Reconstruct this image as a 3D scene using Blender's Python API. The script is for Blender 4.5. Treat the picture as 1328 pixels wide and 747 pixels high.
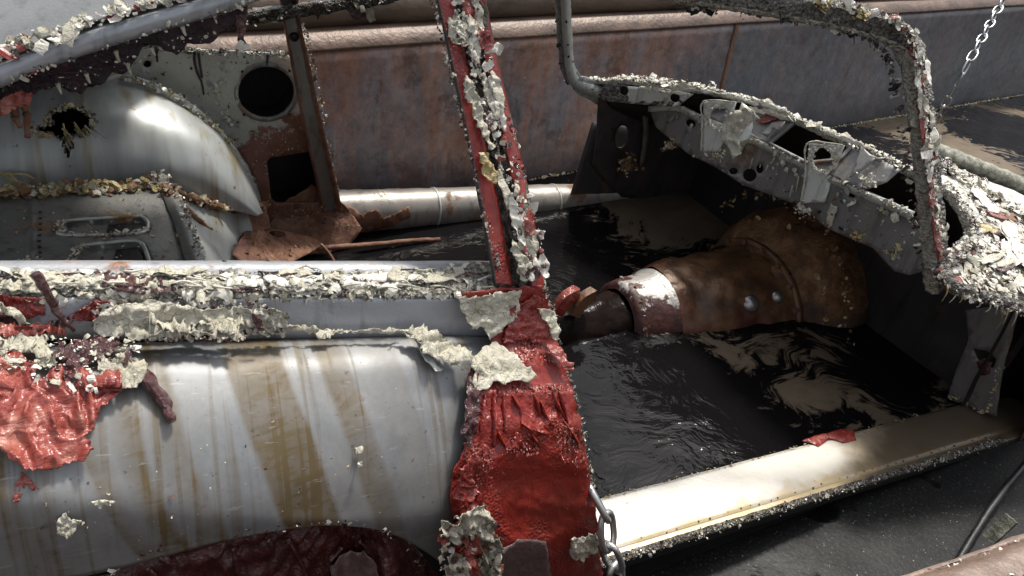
import bpy, bmesh, math, random
from mathutils import Vector, Matrix, noise
from mathutils.geometry import delaunay_2d_cdt
rnd = random.Random(7)
for o in list(bpy.data.objects): bpy.data.objects.remove(o)
scene = bpy.context.scene
COL = scene.collection

# ------------------------------------------------------------------ camera
FPX, W, HPX = 950.0, 1328.0, 747.0
PITCH, ROLL = math.radians(33), math.radians(6)
CAMH = 1.1295                       # metres above the liquid (z = 0)
Fv = Vector((0, math.cos(PITCH), -math.sin(PITCH)))
U0 = Vector((0, math.sin(PITCH), math.cos(PITCH))); R0 = Vector((1, 0, 0))
Rv = R0*math.cos(ROLL) + U0*math.sin(ROLL)
Uv = -R0*math.sin(ROLL) + U0*math.cos(ROLL)
cam_d = bpy.data.cameras.new('camera'); cam = bpy.data.objects.new('camera', cam_d); COL.objects.link(cam)
cam.matrix_world = Matrix(((Rv.x, Uv.x, -Fv.x, 0), (Rv.y, Uv.y, -Fv.y, 0), (Rv.z, Uv.z, -Fv.z, CAMH), (0, 0, 0, 1)))
cam_d.sensor_width = 36; cam_d.lens = 36*FPX/W; cam_d.clip_start = 0.02; cam_d.clip_end = 500
scene.camera = cam
CAM = Vector((0, 0, CAMH))
def ray(u, v): return Fv + Rv*((u-664)/FPX) - Uv*((v-373.5)/FPX)

# car frame: x forward, y to the far side, z up; nose a few degrees down
CX = ray(2543, 187).normalized(); CY = Vector((0, 0, 1)).cross(CX).normalized(); CZ = CX.cross(CY)
ORG = CAM + ray(780, 645)*1.31934
MCAR = Matrix(((CX.x, CY.x, CZ.x, ORG.x), (CX.y, CY.y, CZ.y, ORG.y), (CX.z, CY.z, CZ.z, ORG.z), (0, 0, 0, 1)))
MINV = MCAR.inverted()
CC = MINV @ CAM
def cray(u, v):
    d = ray(u, v); return Vector((d.dot(CX), d.dot(CY), d.dot(CZ)))
def at(u, v, x=None, y=None, z=None):
    d = cray(u, v)
    if x is not None: t = (x-CC.x)/d.x
    elif y is not None: t = (y-CC.y)/d.y
    else: t = (z-CC.z)/d.z
    return CC + d*t
def onplane(u, v, p, n):
    d = cray(u, v); return CC + d*((p-CC).dot(n)/d.dot(n))
def wat(u, v, z):
    d = ray(u, v); return CAM + d*((z-CAMH)/d.z)

# ------------------------------------------------------------------ light
SUN_CAR = Vector((0.36, 0.30, 1.0)).normalized()          # towards the sun, in the car frame
sdir = (MCAR.to_3x3() @ SUN_CAR).normalized()
elev = math.asin(sdir.z); azim = math.atan2(sdir.x, sdir.y)
world = bpy.data.worlds.new('World'); scene.world = world; world.use_nodes = True
wn = world.node_tree.nodes; wl = world.node_tree.links
sky = wn.new('ShaderNodeTexSky'); sky.sky_type = 'NISHITA'; sky.sun_disc = False
sky.sun_elevation = elev; sky.sun_rotation = azim; sky.dust_density = 3.5; sky.air_density = 1.0; sky.ozone_density = 1.0
bg = wn['Background']; bg.inputs['Strength'].default_value = 0.145
hs_ = wn.new('ShaderNodeHueSaturation'); hs_.inputs['Saturation'].default_value = 0.30      # hazy, nearly white sky
wl.new(sky.outputs[0], hs_.inputs['Color']); wl.new(hs_.outputs[0], bg.inputs[0])
sl = bpy.data.lights.new('sun', 'SUN'); sl.energy = 2.9; sl.angle = math.radians(7.0); sl.color = (1.0, 0.95, 0.86)
sun = bpy.data.objects.new('sun', sl); COL.objects.link(sun)
sun.rotation_euler = (-sdir).to_track_quat('-Z', 'Y').to_euler(); sun.location = (0, 0, 6)
scene.view_settings.view_transform = 'Standard'; scene.view_settings.look = 'None'
scene.view_settings.exposure = 0.62; scene.view_settings.gamma = 1.0
scene.render.resolution_x = 1024; scene.render.resolution_y = 576
scene.render.engine = 'CYCLES'

# ------------------------------------------------------------------ materials
class NT:
    def __init__(s, name):
        s.m = bpy.data.materials.new(name); s.m.use_nodes = True
        s.t = s.m.node_tree; s.b = s.t.nodes['Principled BSDF']
        s.tc = s.t.nodes.new('ShaderNodeTexCoord').outputs['Object']
    def new(s, k): return s.t.nodes.new(k)
    def put(s, sock, v):
        if hasattr(v, 'links') or isinstance(v, bpy.types.NodeSocket): s.t.links.new(v, sock)
        elif isinstance(v, (tuple, list)) and len(v) == 3 and sock.type == 'RGBA': sock.default_value = (*v, 1)
        else: sock.default_value = v
    def vec(s, sc=(1, 1, 1), loc=(0, 0, 0), src=None):
        n = s.new('ShaderNodeMapping'); n.inputs['Scale'].default_value = sc; n.inputs['Location'].default_value = loc
        s.put(n.inputs['Vector'], src or s.tc); return n.outputs[0]
    def noise(s, scale, detail=4, rough=0.55, v=None, dist=0.0):
        n = s.new('ShaderNodeTexNoise'); n.inputs['Scale'].default_value = scale; n.inputs['Detail'].default_value = detail
        n.inputs['Roughness'].default_value = rough; n.inputs['Distortion'].default_value = dist
        s.put(n.inputs['Vector'], v or s.tc); return n.outputs['Fac']
    def voro(s, scale, v=None, feat='F1'):
        n = s.new('ShaderNodeTexVoronoi'); n.feature = feat; n.inputs['Scale'].default_value = scale
        s.put(n.inputs['Vector'], v or s.tc); return n.outputs['Distance']
    def ramp(s, f, stops, interp='LINEAR'):
        n = s.new('ShaderNodeValToRGB'); cr = n.color_ramp; cr.interpolation = interp
        while len(cr.elements) < len(stops): cr.elements.new(0.5)
        for e, (p, c) in zip(cr.elements, stops):
            e.position = p; e.color = (*c, 1) if isinstance(c, (tuple, list)) else (c, c, c, 1)
        s.put(n.inputs[0], f); return n.outputs[0]
    def mix(s, f, a, b, mode='MIX'):
        n = s.new('ShaderNodeMix'); n.data_type = 'RGBA'; n.blend_type = mode
        s.put(n.inputs[0], f); s.put(n.inputs[6], a); s.put(n.inputs[7], b); return n.outputs[2]
    def math(s, op, a, b=0.0, c=None):
        n = s.new('ShaderNodeMath'); n.operation = op; s.put(n.inputs[0], a); s.put(n.inputs[1], b)
        if c is not None: s.put(n.inputs[2], c)
        return n.outputs[0]
    def sep(s, v=None):
        n = s.new('ShaderNodeSeparateXYZ'); s.put(n.inputs[0], v or s.tc); return n.outputs
    def bump(s, h, strength=0.5, dist=0.01, prev=None):
        n = s.new('ShaderNodeBump'); n.inputs['Strength'].default_value = strength; n.inputs['Distance'].default_value = dist
        s.put(n.inputs['Height'], h)
        if prev is not None: s.put(n.inputs['Normal'], prev)
        return n.outputs[0]
    def fin(s, col, rough=0.5, metal=0.0, nrm=None, spec=0.5, coat=0.0, coat_r=0.1):
        b = s.b; s.put(b.inputs['Base Color'], col); s.put(b.inputs['Roughness'], rough); s.put(b.inputs['Metallic'], metal)
        s.put(b.inputs['Specular IOR Level'], spec); s.put(b.inputs['Coat Weight'], coat); b.inputs['Coat Roughness'].default_value = coat_r
        if nrm is not None: s.put(b.inputs['Normal'], nrm); s.put(b.inputs['Coat Normal'], nrm)
        return s.m
M = {}
def th(n, f, a, b): return n.ramp(f, [(a, 0.0), (b, 1.0)])

SCUM = []
for u_, v_, rad_, amt_ in [(800, 270, .45, .10), (900, 250, .35, .10), (860, 300, .40, .10), (950, 300, .3, .08), (980, 470, .26, .11), (1060, 455, .20, .08), (1010, 520, .16, .06), (1260, 190, .9, .10), (1180, 165, .7, .08), (700, 560, .5, -.14), (860, 590, .35, -.14), (900, 500, .25, -.10), (560, 320, .8, -.2)]:
    p_ = wat(u_, v_, 0); SCUM.append((p_.x, p_.y, rad_, amt_))
def make_materials():
    # stained bare steel of the haunch: run-off stains along lines that fall with gravity
    n = NT('bare_steel_stained'); X, Y, Z = n.sep()
    xs = n.math('ADD', X, n.math('MULTIPLY', Z, 0.28))
    wob = n.noise(6, 3, 0.5); xs = n.math('ADD', xs, n.math('MULTIPLY', n.math('SUBTRACT', wob, 0.5), 0.022))
    t = n.math('MULTIPLY', n.math('ADD', xs, 0.85), 1.35)          # xs -0.85 .. -0.11
    st = n.ramp(t, [(0.0, .35), (.06, .25), (.10, .7), (.112, .15), (.185, .5), (.195, .1), (.264, .1), (.270, .7), (.296, .15), (.325, .95), (.337, .12),
                    (.38, .65), (.388, .1), (.458, .05), (.466, 1.0), (.543, .95), (.551, .1), (.592, .12), (.600, .85), (.636, .6), (.645, .06), (.72, .35), (.728, .03), (1, .05)])
    blot = n.noise(14, 5, .6)
    dr = n.noise(1.0, 4, .6, n.vec((1, 0, .05), src=n.new('ShaderNodeCombineXYZ').outputs[0])) if False else n.noise(1.0, 3, .55, n.vec((70, 3, 1.2)))
    st = n.math('ADD', st, n.math('MULTIPLY', th(n, dr, .53, .62), .6))
    st = n.math('MULTIPLY', st, n.math('ADD', n.math('MULTIPLY', blot, 1.3), 0.2))
    marb = th(n, n.noise(1.0, 3, .5, n.vec((16, 16, 60)), 2.5), .50, .62); st = n.math('MULTIPLY', st, n.math('ADD', n.math('MULTIPLY', marb, .22), .86))
    fine = n.noise(1.0, 3, .6, n.vec((160, 160, 5)))
    steel = n.mix(fine, (.195, .20, .204), (.262, .265, .265))
    steel = n.mix(th(n, n.noise(5, 4, .6), .45, .75), steel, (.175, .188, .203))
    brown = n.mix(n.noise(30, 3, .6), (.085, .055, .023), (.130, .098, .048))
    c = n.mix(st, steel, brown)
    spots = th(n, n.noise(95, 3, .6), .66, .72); c = n.mix(n.math('MULTIPLY', spots, .6), c, (.06, .042, .03))
    rsp = n.math('MULTIPLY', th(n, n.noise(130, 4, .7), .60, .64), th(n, n.noise(8, 3, .6, n.vec(loc=(5, 1, 1))), .58, .68)); c = n.mix(n.math('MULTIPLY', rsp, .8), c, (.13, .03, .025))
    sc2 = th(n, n.noise(1.0, 2, .5, n.vec((26, 240, 170), (0, 0, 4))), .68, .72); c = n.mix(n.math('MULTIPLY', sc2, .35), c, (.34, .34, .34))
    c = n.mix(1.0, c, n.ramp(n.noise(22, 8, .75), [(.3, (.86, .86, .86)), (.7, (1.14, 1.14, 1.13))]), 'MULTIPLY')
    smu = th(n, n.noise(11, 5, .65, n.vec(loc=(8, 3, 2))), .60, .74); c = n.mix(n.math('MULTIPLY', smu, .5), c, (.095, .085, .07))
    scr = n.noise(1.0, 2, .5, n.vec((14, 300, 300)))
    b = n.bump(scr, .025, .002); b = n.bump(n.noise(7, 3), .10, .01, b)
    M['haunch'] = n.fin(c, n.math('ADD', n.math('MULTIPLY', st, .15), n.math('ADD', n.math('MULTIPLY', blot, .16), .42)), .35, b)
    # plain grey steel
    def steel_m(name, a, bcol, metal, r, rustamt=.0, rustc=(.13, .055, .025), nsc=12):
        n = NT(name); f = n.noise(nsc, 5, .6); c = n.mix(f, a, bcol)
        c = n.mix(th(n, n.noise(1, 4, .6, n.vec((40, 40, 5))), .52, .75), c, tuple(x*.62 for x in a))
        if rustamt > 0:
            rm = th(n, n.noise(10, 6, .7, n.vec(loc=(3, 1, 7))), .62-rustamt*.3, .70-rustamt*.25); c = n.mix(rm, c, n.mix(n.noise(70, 4), rustc, tuple(x*2.2 for x in rustc)))
            rr = n.math('ADD', n.math('MULTIPLY', rm, .4), r)
        else: rr = n.math('ADD', n.math('MULTIPLY', f, .2), r-.1); rm = 0.0
        b = n.bump(n.noise(160, 4, .7), .25, .003)
        mm = n.math('MULTIPLY', n.math('SUBTRACT', 1.0, rm), metal) if rustamt > 0 else metal
        M[name] = n.fin(c, rr, mm, b)
    steel_m('steel', (.36, .38, .40), (.46, .47, .47), .6, .36)
    steel_m('steel_band', (.30, .315, .34), (.42, .43, .45), .45, .46, .12)
    steel_m('steel_roof', (.22, .225, .225), (.30, .30, .295), .4, .36)
    steel_m('steel_pale', (.46, .48, .45), (.60, .61, .56), .35, .38, .1, (.16, .09, .03))
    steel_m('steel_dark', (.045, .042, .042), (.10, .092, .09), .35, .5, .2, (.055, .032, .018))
    steel_m('steel_dash', (.15, .145, .142), (.25, .24, .235), .35, .5, .16, (.08, .05, .03))
    steel_m('steel_shelf', (.15, .15, .145), (.25, .25, .235), .4, .42, .22, (.10, .06, .03))
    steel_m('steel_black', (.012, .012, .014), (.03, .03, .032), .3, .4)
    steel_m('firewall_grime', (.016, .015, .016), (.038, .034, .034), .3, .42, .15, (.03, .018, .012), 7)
    steel_m('sill_far', (.22, .20, .18), (.33, .31, .28), .35, .42, .2, (.10, .055, .03), 8)
    steel_m('sill_pale', (.50, .48, .42), (.66, .63, .56), .25, .42)
    steel_m('galvanised', (.42, .43, .44), (.55, .55, .54), .85, .36, .1)
    # dome steel with vertical run stains
    n = NT('dome_steel'); X, Y, Z = n.sep()
    sv = n.noise(1.0, 3, .55, n.vec((24, 8, 1.6), (1.7, 0, 0)))
    c = n.mix(th(n, sv, .35, .7), (.46, .48, .47), (.30, .31, .31))
    c = n.mix(n.math('MULTIPLY', th(n, n.noise(1.0, 3, .5, n.vec((30, 9, 2.2), (5, 2, 1))), .56, .72), .8), c, (.25, .20, .10))
    c = n.mix(th(n, n.noise(40, 4, .6), .66, .74), c, (.16, .10, .06))
    M['dome'] = n.fin(c, n.math('ADD', n.math('MULTIPLY', sv, .22), .34), .4, n.bump(n.noise(60, 4), .08, .004))
    # pale painted panel turning to rust lower down (its own ragged front)
    n = NT('rusting_panel'); X, Y, Z = n.sep()
    e = n.math('ADD', n.math('MULTIPLY', n.math('SUBTRACT', .275, Z), 9.0), n.math('MULTIPLY', n.math('SUBTRACT', n.noise(13, 6, .65), .5), 2.6))
    e = n.math('ADD', e, n.math('MULTIPLY', n.math('ADD', X, .42), 5.0))
    rm = th(n, e, .45, .62)
    pale = n.mix(n.noise(26, 5, .6), (.38, .40, .38), (.56, .57, .50))
    pale = n.mix(th(n, n.noise(18, 5, .7, n.vec(loc=(9, 0, 0))), .60, .68), pale, (.25, .27, .28))
    rust = n.mix(n.noise(22, 6, .7), (.075, .028, .018), (.22, .10, .055)); rust = n.mix(th(n, n.noise(8, 4), .5, .72), rust, (.24, .115, .095))
    rust = n.mix(th(n, n.noise(120, 3), .62, .7), rust, (.40, .27, .2))
    M['rustpanel'] = n.fin(n.mix(rm, pale, rust), n.math('ADD', n.math('MULTIPLY', rm, .2), .36), n.math('MULTIPLY', n.math('SUBTRACT', 1, rm), .4), n.bump(n.noise(90, 6, .7), .5, .006))
    # rust
    n = NT('rust'); r1 = n.noise(24, 7, .7)
    c = n.ramp(r1, [(.25, (.045, .02, .014)), (.45, (.14, .058, .03)), (.6, (.24, .12, .07)), (.75, (.12, .05, .035))])
    c = n.mix(th(n, n.noise(11, 4, .6, n.vec(loc=(4, 4, 0))), .55, .75), c, (.25, .125, .105))
    M['rust'] = n.fin(c, .52, .0, n.bump(n.noise(110, 6, .75), .7, .008), .45)
    n = NT('wet_rust_casting'); r1 = n.noise(13, 6, .65)
    c = n.ramp(r1, [(.28, (.035, .022, .015)), (.45, (.10, .052, .028)), (.60, (.19, .10, .05)), (.76, (.06, .032, .02))])
    c = n.mix(th(n, n.noise(6, 3), .55, .7), c, (.10, .030, .024))
    M['casting'] = n.fin(c, n.math('ADD', n.math('MULTIPLY', n.noise(30, 3), .3), .16), .15, n.bump(n.noise(70, 5, .7), .35, .006), .5)
    n = NT('orange_rust'); r1 = n.noise(26, 6, .7)
    c = n.ramp(r1, [(.3, (.05, .026, .014)), (.5, (.16, .075, .028)), (.66, (.22, .13, .06)), (.8, (.09, .04, .02))])
    M['orust'] = n.fin(c, .5, 0, n.bump(n.noise(80, 6, .7), .6, .01))
    # red paint, loosened and wrinkled
    n = NT('red_paint'); f = n.noise(9, 5, .6)
    c = n.mix(f, (.165, .013, .010), (.27, .028, .017))
    c = n.mix(th(n, n.noise(26, 4, .6, n.vec(loc=(2, 0, 0))), .60, .7), c, (.13, .012, .014))
    bub = n.math('MULTIPLY', n.math('SUBTRACT', 1.0, n.voro(230)), th(n, n.noise(14, 3), .46, .58))
    c = n.mix(n.math('MULTIPLY', th(n, n.noise(7, 4, .6, n.vec(loc=(1, 5, 2))), .48, .66), .75), c, (.115, .022, .014))
    c = n.mix(th(n, n.noise(150, 4, .7), .68, .72), c, (.45, .38, .32))
    b = n.bump(bub, .5, .004); b = n.bump(n.noise(1.0, 4, .6, n.vec((60, 60, 24)), 1.5), .25, .01, b)
    M['red'] = n.fin(c, .36, 0, b, .45, .18, .18)
    n = NT('red_film'); f = n.noise(18, 5, .6)
    c = n.mix(f, (.15, .013, .010), (.29, .034, .022)); c = n.mix(th(n, n.noise(9, 3), .55, .68), c, (.38, .10, .07))
    b = n.bump(n.noise(1.0, 5, .6, n.vec((70, 70, 30)), 1.2), .7, .012)
    M['redfilm'] = n.fin(c, .24, 0, b, .5, .5, .08)
    n = NT('pink_film'); f = n.noise(14, 5, .6)
    c = n.ramp(f, [(.3, (.15, .018, .015)), (.5, (.27, .055, .040)), (.70, (.50, .25, .19))])
    b = n.bump(n.noise(1.0, 5, .6, n.vec((22, 60, 60)), .8), .5, .014)
    M['pinkfilm'] = n.fin(c, .28, 0, b, .45, .35, .12)
    n = NT('maroon_film'); f = n.noise(20, 5, .6)
    c = n.mix(f, (.030, .006, .008), (.095, .018, .016))
    b = n.bump(n.noise(1.0, 5, .65, n.vec((60, 60, 26)), 1.5), .8, .012)
    M['maroon'] = n.fin(c, .18, 0, b, .6, .8, .06)
    n = NT('wet_tar'); c = n.mix(n.noise(30, 5), (.006, .005, .005), (.022, .014, .012)); M['tar'] = n.fin(c, .22, 0, n.bump(n.noise(14, 4, .6), .35, .02), .05)
    n = NT('dull_film'); c = n.mix(n.noise(22, 5), (.075, .045, .045), (.16, .11, .105)); M['dull'] = n.fin(c, .35, 0, n.bump(n.noise(70, 5), .5, .008))
    n = NT('black_film'); c = n.mix(n.noise(30, 5), (.010, .006, .009), (.05, .02, .03)); c = n.mix(th(n, n.noise(120, 4, .7), .66, .71), c, (.5, .46, .44))
    M['blackfilm'] = n.fin(c, .22, 0, n.bump(n.noise(60, 6, .7), .9, .012), .5, .4)
    # cream primer/filler flakes
    n = NT('cream_flake'); f = n.noise(28, 6, .65)
    c = n.ramp(f, [(.25, (.36, .33, .24)), (.45, (.52, .49, .39)), (.62, (.62, .59, .49)), (.8, (.45, .39, .27))])
    c = n.mix(th(n, n.noise(130, 5, .7), .64, .69), c, (.10, .075, .06))
    ck = n.voro(95, n.vec(), 'DISTANCE_TO_EDGE'); cm = th(n, n.math('ADD', ck, n.math('MULTIPLY', n.noise(60, 4), .12)), .05, .085)
    c = n.mix(n.math('MULTIPLY', n.math('SUBTRACT', 1.0, cm), .55), c, (.20, .17, .12))
    M['cream'] = n.fin(c, .52, 0, n.bump(n.math('ADD', n.math('MULTIPLY', cm, .35), n.noise(150, 6, .7)), .9, .005), .35)
    n = NT('white_flake'); f = n.noise(60, 4, .6); c = n.mix(f, (.48, .455, .39), (.68, .655, .59)); M['white'] = n.fin(c, .38, 0, n.bump(n.noise(150, 4), .5, .004))
    n = NT('yellow_foam'); f = n.noise(45, 5, .7); c = n.ramp(f, [(.3, (.20, .13, .05)), (.5, (.45, .36, .17)), (.7, (.6, .54, .36))]); M['foam'] = n.fin(c, .7, 0, n.bump(n.noise(150, 5), .9, .008))
    # crust: mixture left by the stripper: cream, white, black and maroon crumbs
    n = NT('stripper_crust'); v = n.voro(170); f = n.noise(75, 6, .75)
    c = n.ramp(f, [(.26, (.05, .04, .035)), (.36, (.20, .16, .13)), (.45, (.46, .44, .37)), (.58, (.60, .58, .50)), (.70, (.44, .41, .33)), (.82, (.16, .05, .045))])
    M['crust'] = n.fin(c, .42, 0, n.bump(n.math('ADD', f, v), 1.0, .012), .5)
    n = NT('dark_crust'); v = n.voro(190); f = n.noise(95, 6, .75)
    c = n.ramp(f, [(.30, (.02, .018, .016)), (.44, (.085, .078, .068)), (.54, (.20, .19, .165)), (.66, (.42, .40, .34)), (.8, (.14, .12, .09))])
    M['dcrust'] = n.fin(c, .38, 0, n.bump(n.math('ADD', f, v), 1.0, .012), .5)
    # cowl top: whitish, flaking over steel
    n = NT('cowl_flaking'); f = n.noise(30, 6, .7)
    c = n.ramp(f, [(.30, (.25, .20, .15)), (.42, (.58, .55, .48)), (.6, (.72, .70, .66)), (.75, (.46, .36, .22))])
    c = n.mix(th(n, n.noise(75, 5, .7), .60, .66), c, (.16, .05, .05)); M['cowl'] = n.fin(c, .45, .1, n.bump(n.noise(90, 6, .7), .8, .01))
    n = NT('mossy_edge'); f = n.noise(45, 6, .7); c = n.ramp(f, [(.3, (.06, .06, .045)), (.5, (.20, .20, .15)), (.66, (.42, .42, .36)), (.8, (.15, .14, .1))]); M['moss'] = n.fin(c, .5, .1, n.bump(f, .8, .01))
    # sill: pale steel with yellow stain near the flange
    n = NT('sill_steel'); X, Y, Z = n.sep()
    c = n.mix(n.noise(16, 5, .6), (.60, .57, .50), (.74, .71, .65))
    ye = n.math('ADD', n.math('MULTIPLY', n.math('SUBTRACT', -.060, Y), 22.0), n.math('MULTIPLY', n.math('SUBTRACT', n.noise(11, 5, .65), .5), 2.5))
    c = n.mix(n.math('MULTIPLY', th(n, ye, .35, 1.0), .75), c, (.46, .33, .13))
    c = n.mix(th(n, n.noise(1, 4, .6, n.vec((26, 90, 90))), .67, .72), c, (.22, .19, .15))
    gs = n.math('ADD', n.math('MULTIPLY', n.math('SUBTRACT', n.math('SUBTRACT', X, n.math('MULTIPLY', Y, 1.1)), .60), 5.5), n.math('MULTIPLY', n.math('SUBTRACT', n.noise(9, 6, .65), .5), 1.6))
    c = n.mix(n.math('MULTIPLY', th(n, gs, .0, .45), .7), c, (.34, .24, .12)); c = n.mix(n.math('MULTIPLY', th(n, gs, .35, 1.0), .85), c, n.mix(n.noise(20, 5), (.06, .045, .03), (.13, .10, .065)))   # painted shade: front end of the sill darkened in its colour
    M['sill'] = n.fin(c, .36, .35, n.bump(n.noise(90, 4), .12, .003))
    # tank wall: rusted, streaked, bluish oily sheen
    n = NT('tank_steel'); X, Y, Z = n.sep()
    f1 = n.noise(1.0, 6, .65, n.vec((7, 1, 1.2))); f2 = n.noise(3.2, 6, .65); f3 = n.noise(1.0, 5, .6, n.vec((30, 1, 1.4), (3, 0, 0)))
    c = n.ramp(f1, [(.32, (.15, .135, .145)), (.46, (.25, .20, .195)), (.56, (.31, .225, .195)), (.70, (.37, .23, .175))])
    c = n.mix(th(n, f2, .44, .62), c, (.19, .205, .225))
    c = n.mix(n.math('MULTIPLY', th(n, f3, .54, .72), .8), c, (.36, .17, .10))
    c = n.mix(n.math('MULTIPLY', th(n, n.noise(1.0, 5, .6, n.vec((34, 1, 2.5), (8, 0, 3))), .62, .74), .6), c, (.34, .31, .27))
    upr = n.math('ADD', n.math('MULTIPLY', n.math('SUBTRACT', Z, .30), 3.2), n.math('MULTIPLY', n.math('SUBTRACT', n.noise(1.0, 6, .65, n.vec((11, 1, 1.6), (2, 0, 5))), .5), 3.4))
    c = n.mix(n.math('MULTIPLY', th(n, upr, .0, .9), .8), c, n.mix(n.noise(1.0, 5, .7, n.vec((40, 1, 5))), (.18, .088, .058), (.33, .18, .12)))
    c = n.mix(n.math('MULTIPLY', th(n, n.noise(1.0, 6, .7, n.vec((14, 1, 6), (7, 0, 2))), .56, .66), .7), c, (.085, .07, .065))
    ex = th(n, n.math('ADD', n.math('MULTIPLY', n.math('SUBTRACT', X, .10), 1.1), n.math('MULTIPLY', n.math('SUBTRACT', n.noise(2.4, 5, .6), .5), 2.6)), .1, .9)
    c = n.mix(n.math('MULTIPLY', ex, .78), c, n.mix(n.noise(1.0, 5, .65, n.vec((12, 1, 4))), (.055, .068, .082), (.13, .14, .15)))
    orr = th(n, n.math('SUBTRACT', n.noise(1.0, 6, .7, n.vec((9, 1, 3.5), (11, 0, 1))), n.math('MULTIPLY', ex, .10)), .52, .64)
    c = n.mix(n.math('MULTIPLY', orr, .75), c, n.mix(n.noise(1.0, 4, .7, n.vec((45, 1, 9))), (.17, .075, .045), (.33, .16, .10)))
    lowd = n.math('ADD', n.math('MULTIPLY', n.math('SUBTRACT', .22, Z), 3.6), n.math('MULTIPLY', n.math('SUBTRACT', n.noise(4, 5), .5), 1.4))
    c = n.mix(n.math('MULTIPLY', th(n, lowd, .1, .8), .75), c, (.055, .055, .062))      # ragged darkening towards the bottom
    c = n.mix(th(n, n.noise(70, 4, .6), .70, .74), c, (.42, .38, .33))
    c = n.mix(1.0, c, n.ramp(n.noise(20, 9, .78), [(.30, (.80, .78, .78)), (.5, (1.35, 1.33, 1.33)), (.68, (1.9, 1.8, 1.75))]), 'MULTIPLY')
    c = n.mix(n.math('MULTIPLY', th(n, n.noise(6.5, 8, .75, n.vec(loc=(3, 0, 9))), .55, .63), .55), c, (.075, .062, .058))
    c = n.mix(n.math('MULTIPLY', th(n, n.noise(1.0, 7, .75, n.vec((60, 1, 14), (2, 0, 8))), .64, .68), .6), c, (.42, .38, .34))
    M['tank'] = n.fin(c, n.math('ADD', n.math('MULTIPLY', f2, .35), .20), .25, n.bump(n.noise(40, 6, .7), .22, .01), .5)
    n = NT('tank_rim_steel'); f = n.noise(1.0, 6, .65, n.vec((9, 14, 14)))
    c = n.ramp(f, [(.3, (.07, .048, .038)), (.5, (.15, .10, .075)), (.7, (.23, .155, .115))]); M['rim'] = n.fin(c, .48, .1, n.bump(n.noise(70, 5), .4, .008))
    n = NT('tank_pipe_steel'); f = n.noise(1.0, 6, .65, n.vec((6, 14, 14)))
    c = n.ramp(f, [(.3, (.07, .05, .038)), (.5, (.16, .115, .085)), (.7, (.22, .16, .12))]); M['rimpipe'] = n.fin(c, .45, .2, n.bump(n.noise(60, 5), .3, .008))
    n = NT('seam_rust'); f = n.noise(1.0, 6, .7, n.vec((30, 30, 8))); c = n.ramp(f, [(.3, (.10, .06, .045)), (.55, (.24, .12, .07)), (.75, (.15, .12, .11))]); M['seam'] = n.fin(c, .6, 0, n.bump(n.noise(120, 5), .7, .01))
    n = NT('flare_rust'); X, Y, Z = n.sep(); r1 = n.noise(15, 6, .7)
    c = n.ramp(r1, [(.3, (.045, .028, .018)), (.47, (.17, .08, .034)), (.6, (.30, .17, .08)), (.75, (.09, .045, .025))])
    dk = th(n, n.math('ADD', n.math('MULTIPLY', n.math('SUBTRACT', .10, Z), 6.0), n.math('MULTIPLY', n.math('SUBTRACT', n.noise(10, 5), .5), 3.0)), .2, .7)
    c = n.mix(n.math('MULTIPLY', dk, .8), c, n.mix(n.noise(30, 4), (.03, .027, .027), (.09, .055, .045)))
    M['flare'] = n.fin(c, n.math('ADD', .25, n.math('MULTIPLY', r1, .4)), .1, n.bump(n.noise(60, 6, .7), .8, .012))
    n = NT('collar_steel'); X, Y, Z = n.sep()
    e = n.math('ADD', n.math('MULTIPLY', n.math('SUBTRACT', Z, -.006), 26.0), n.math('MULTIPLY', n.math('SUBTRACT', n.noise(26, 6, .65), .5), 3.2))
    k = th(n, e, .35, .5); dk = n.ramp(n.noise(40, 5, .7), [(.3, (.03, .014, .012)), (.55, (.085, .028, .024)), (.75, (.14, .07, .05))])
    M['collar'] = n.fin(n.mix(k, dk, n.mix(n.noise(50, 4), (.42, .40, .37), (.6, .58, .55))), n.math('SUBTRACT', .42, n.math('MULTIPLY', k, .1)), n.math('MULTIPLY', k, .4), n.bump(n.noise(80, 5, .7), .5, .006))
    # liquid with floating scum
    n = NT('liquid'); w = n.noise(3.0, 3, .5)
    wc = n.new('ShaderNodeVectorMath'); wc.operation = 'ADD'; n.put(wc.inputs[0], n.tc)
    cb = n.new('ShaderNodeTexNoise'); cb.inputs['Scale'].default_value = 2.2; cb.inputs['Detail'].default_value = 3; n.put(cb.inputs['Vector'], n.tc)
    sc = n.new('ShaderNodeVectorMath'); sc.operation = 'SCALE'; n.put(sc.inputs[0], cb.outputs['Color']); sc.inputs['Scale'].default_value = .9
    n.put(wc.inputs[1], sc.outputs[0]); wv = wc.outputs[0]
    s1 = n.noise(1.7, 7, .58, wv); s2 = n.noise(13, 6, .68, n.vec((1, 2.4, 1), src=wv))
    X, Y, Z = n.sep()
    far = th(n, n.math('ADD', X, n.math('MULTIPLY', Y, .55)), 2.2, 3.6)
    s = n.math('ADD', n.math('MULTIPLY', s1, .68), n.math('MULTIPLY', s2, .32))
    s = n.math('ADD', s, n.math('MULTIPLY', far, .06))
    for (px, py, rad, amt) in [SC_ for SC_ in SCUM]:
        dv = n.new('ShaderNodeVectorMath'); dv.operation = 'DISTANCE'; n.put(dv.inputs[0], n.tc); dv.inputs[1].default_value = (px, py, 0)
        s = n.math('ADD', s, n.math('MULTIPLY', th(n, n.math('SUBTRACT', 1.0, n.math('DIVIDE', dv.outputs['Value'], rad)), 0.0, 1.0), amt))
    scum0 = n.math('MULTIPLY', th(n, s, .575, .61), n.math('ADD', .55, n.math('MULTIPLY', n.noise(26, 5, .65), .8)))
    yc = n.math('ADD', n.math('MULTIPLY', X, CY.x), n.math('MULTIPLY', Y, CY.y))
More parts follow.
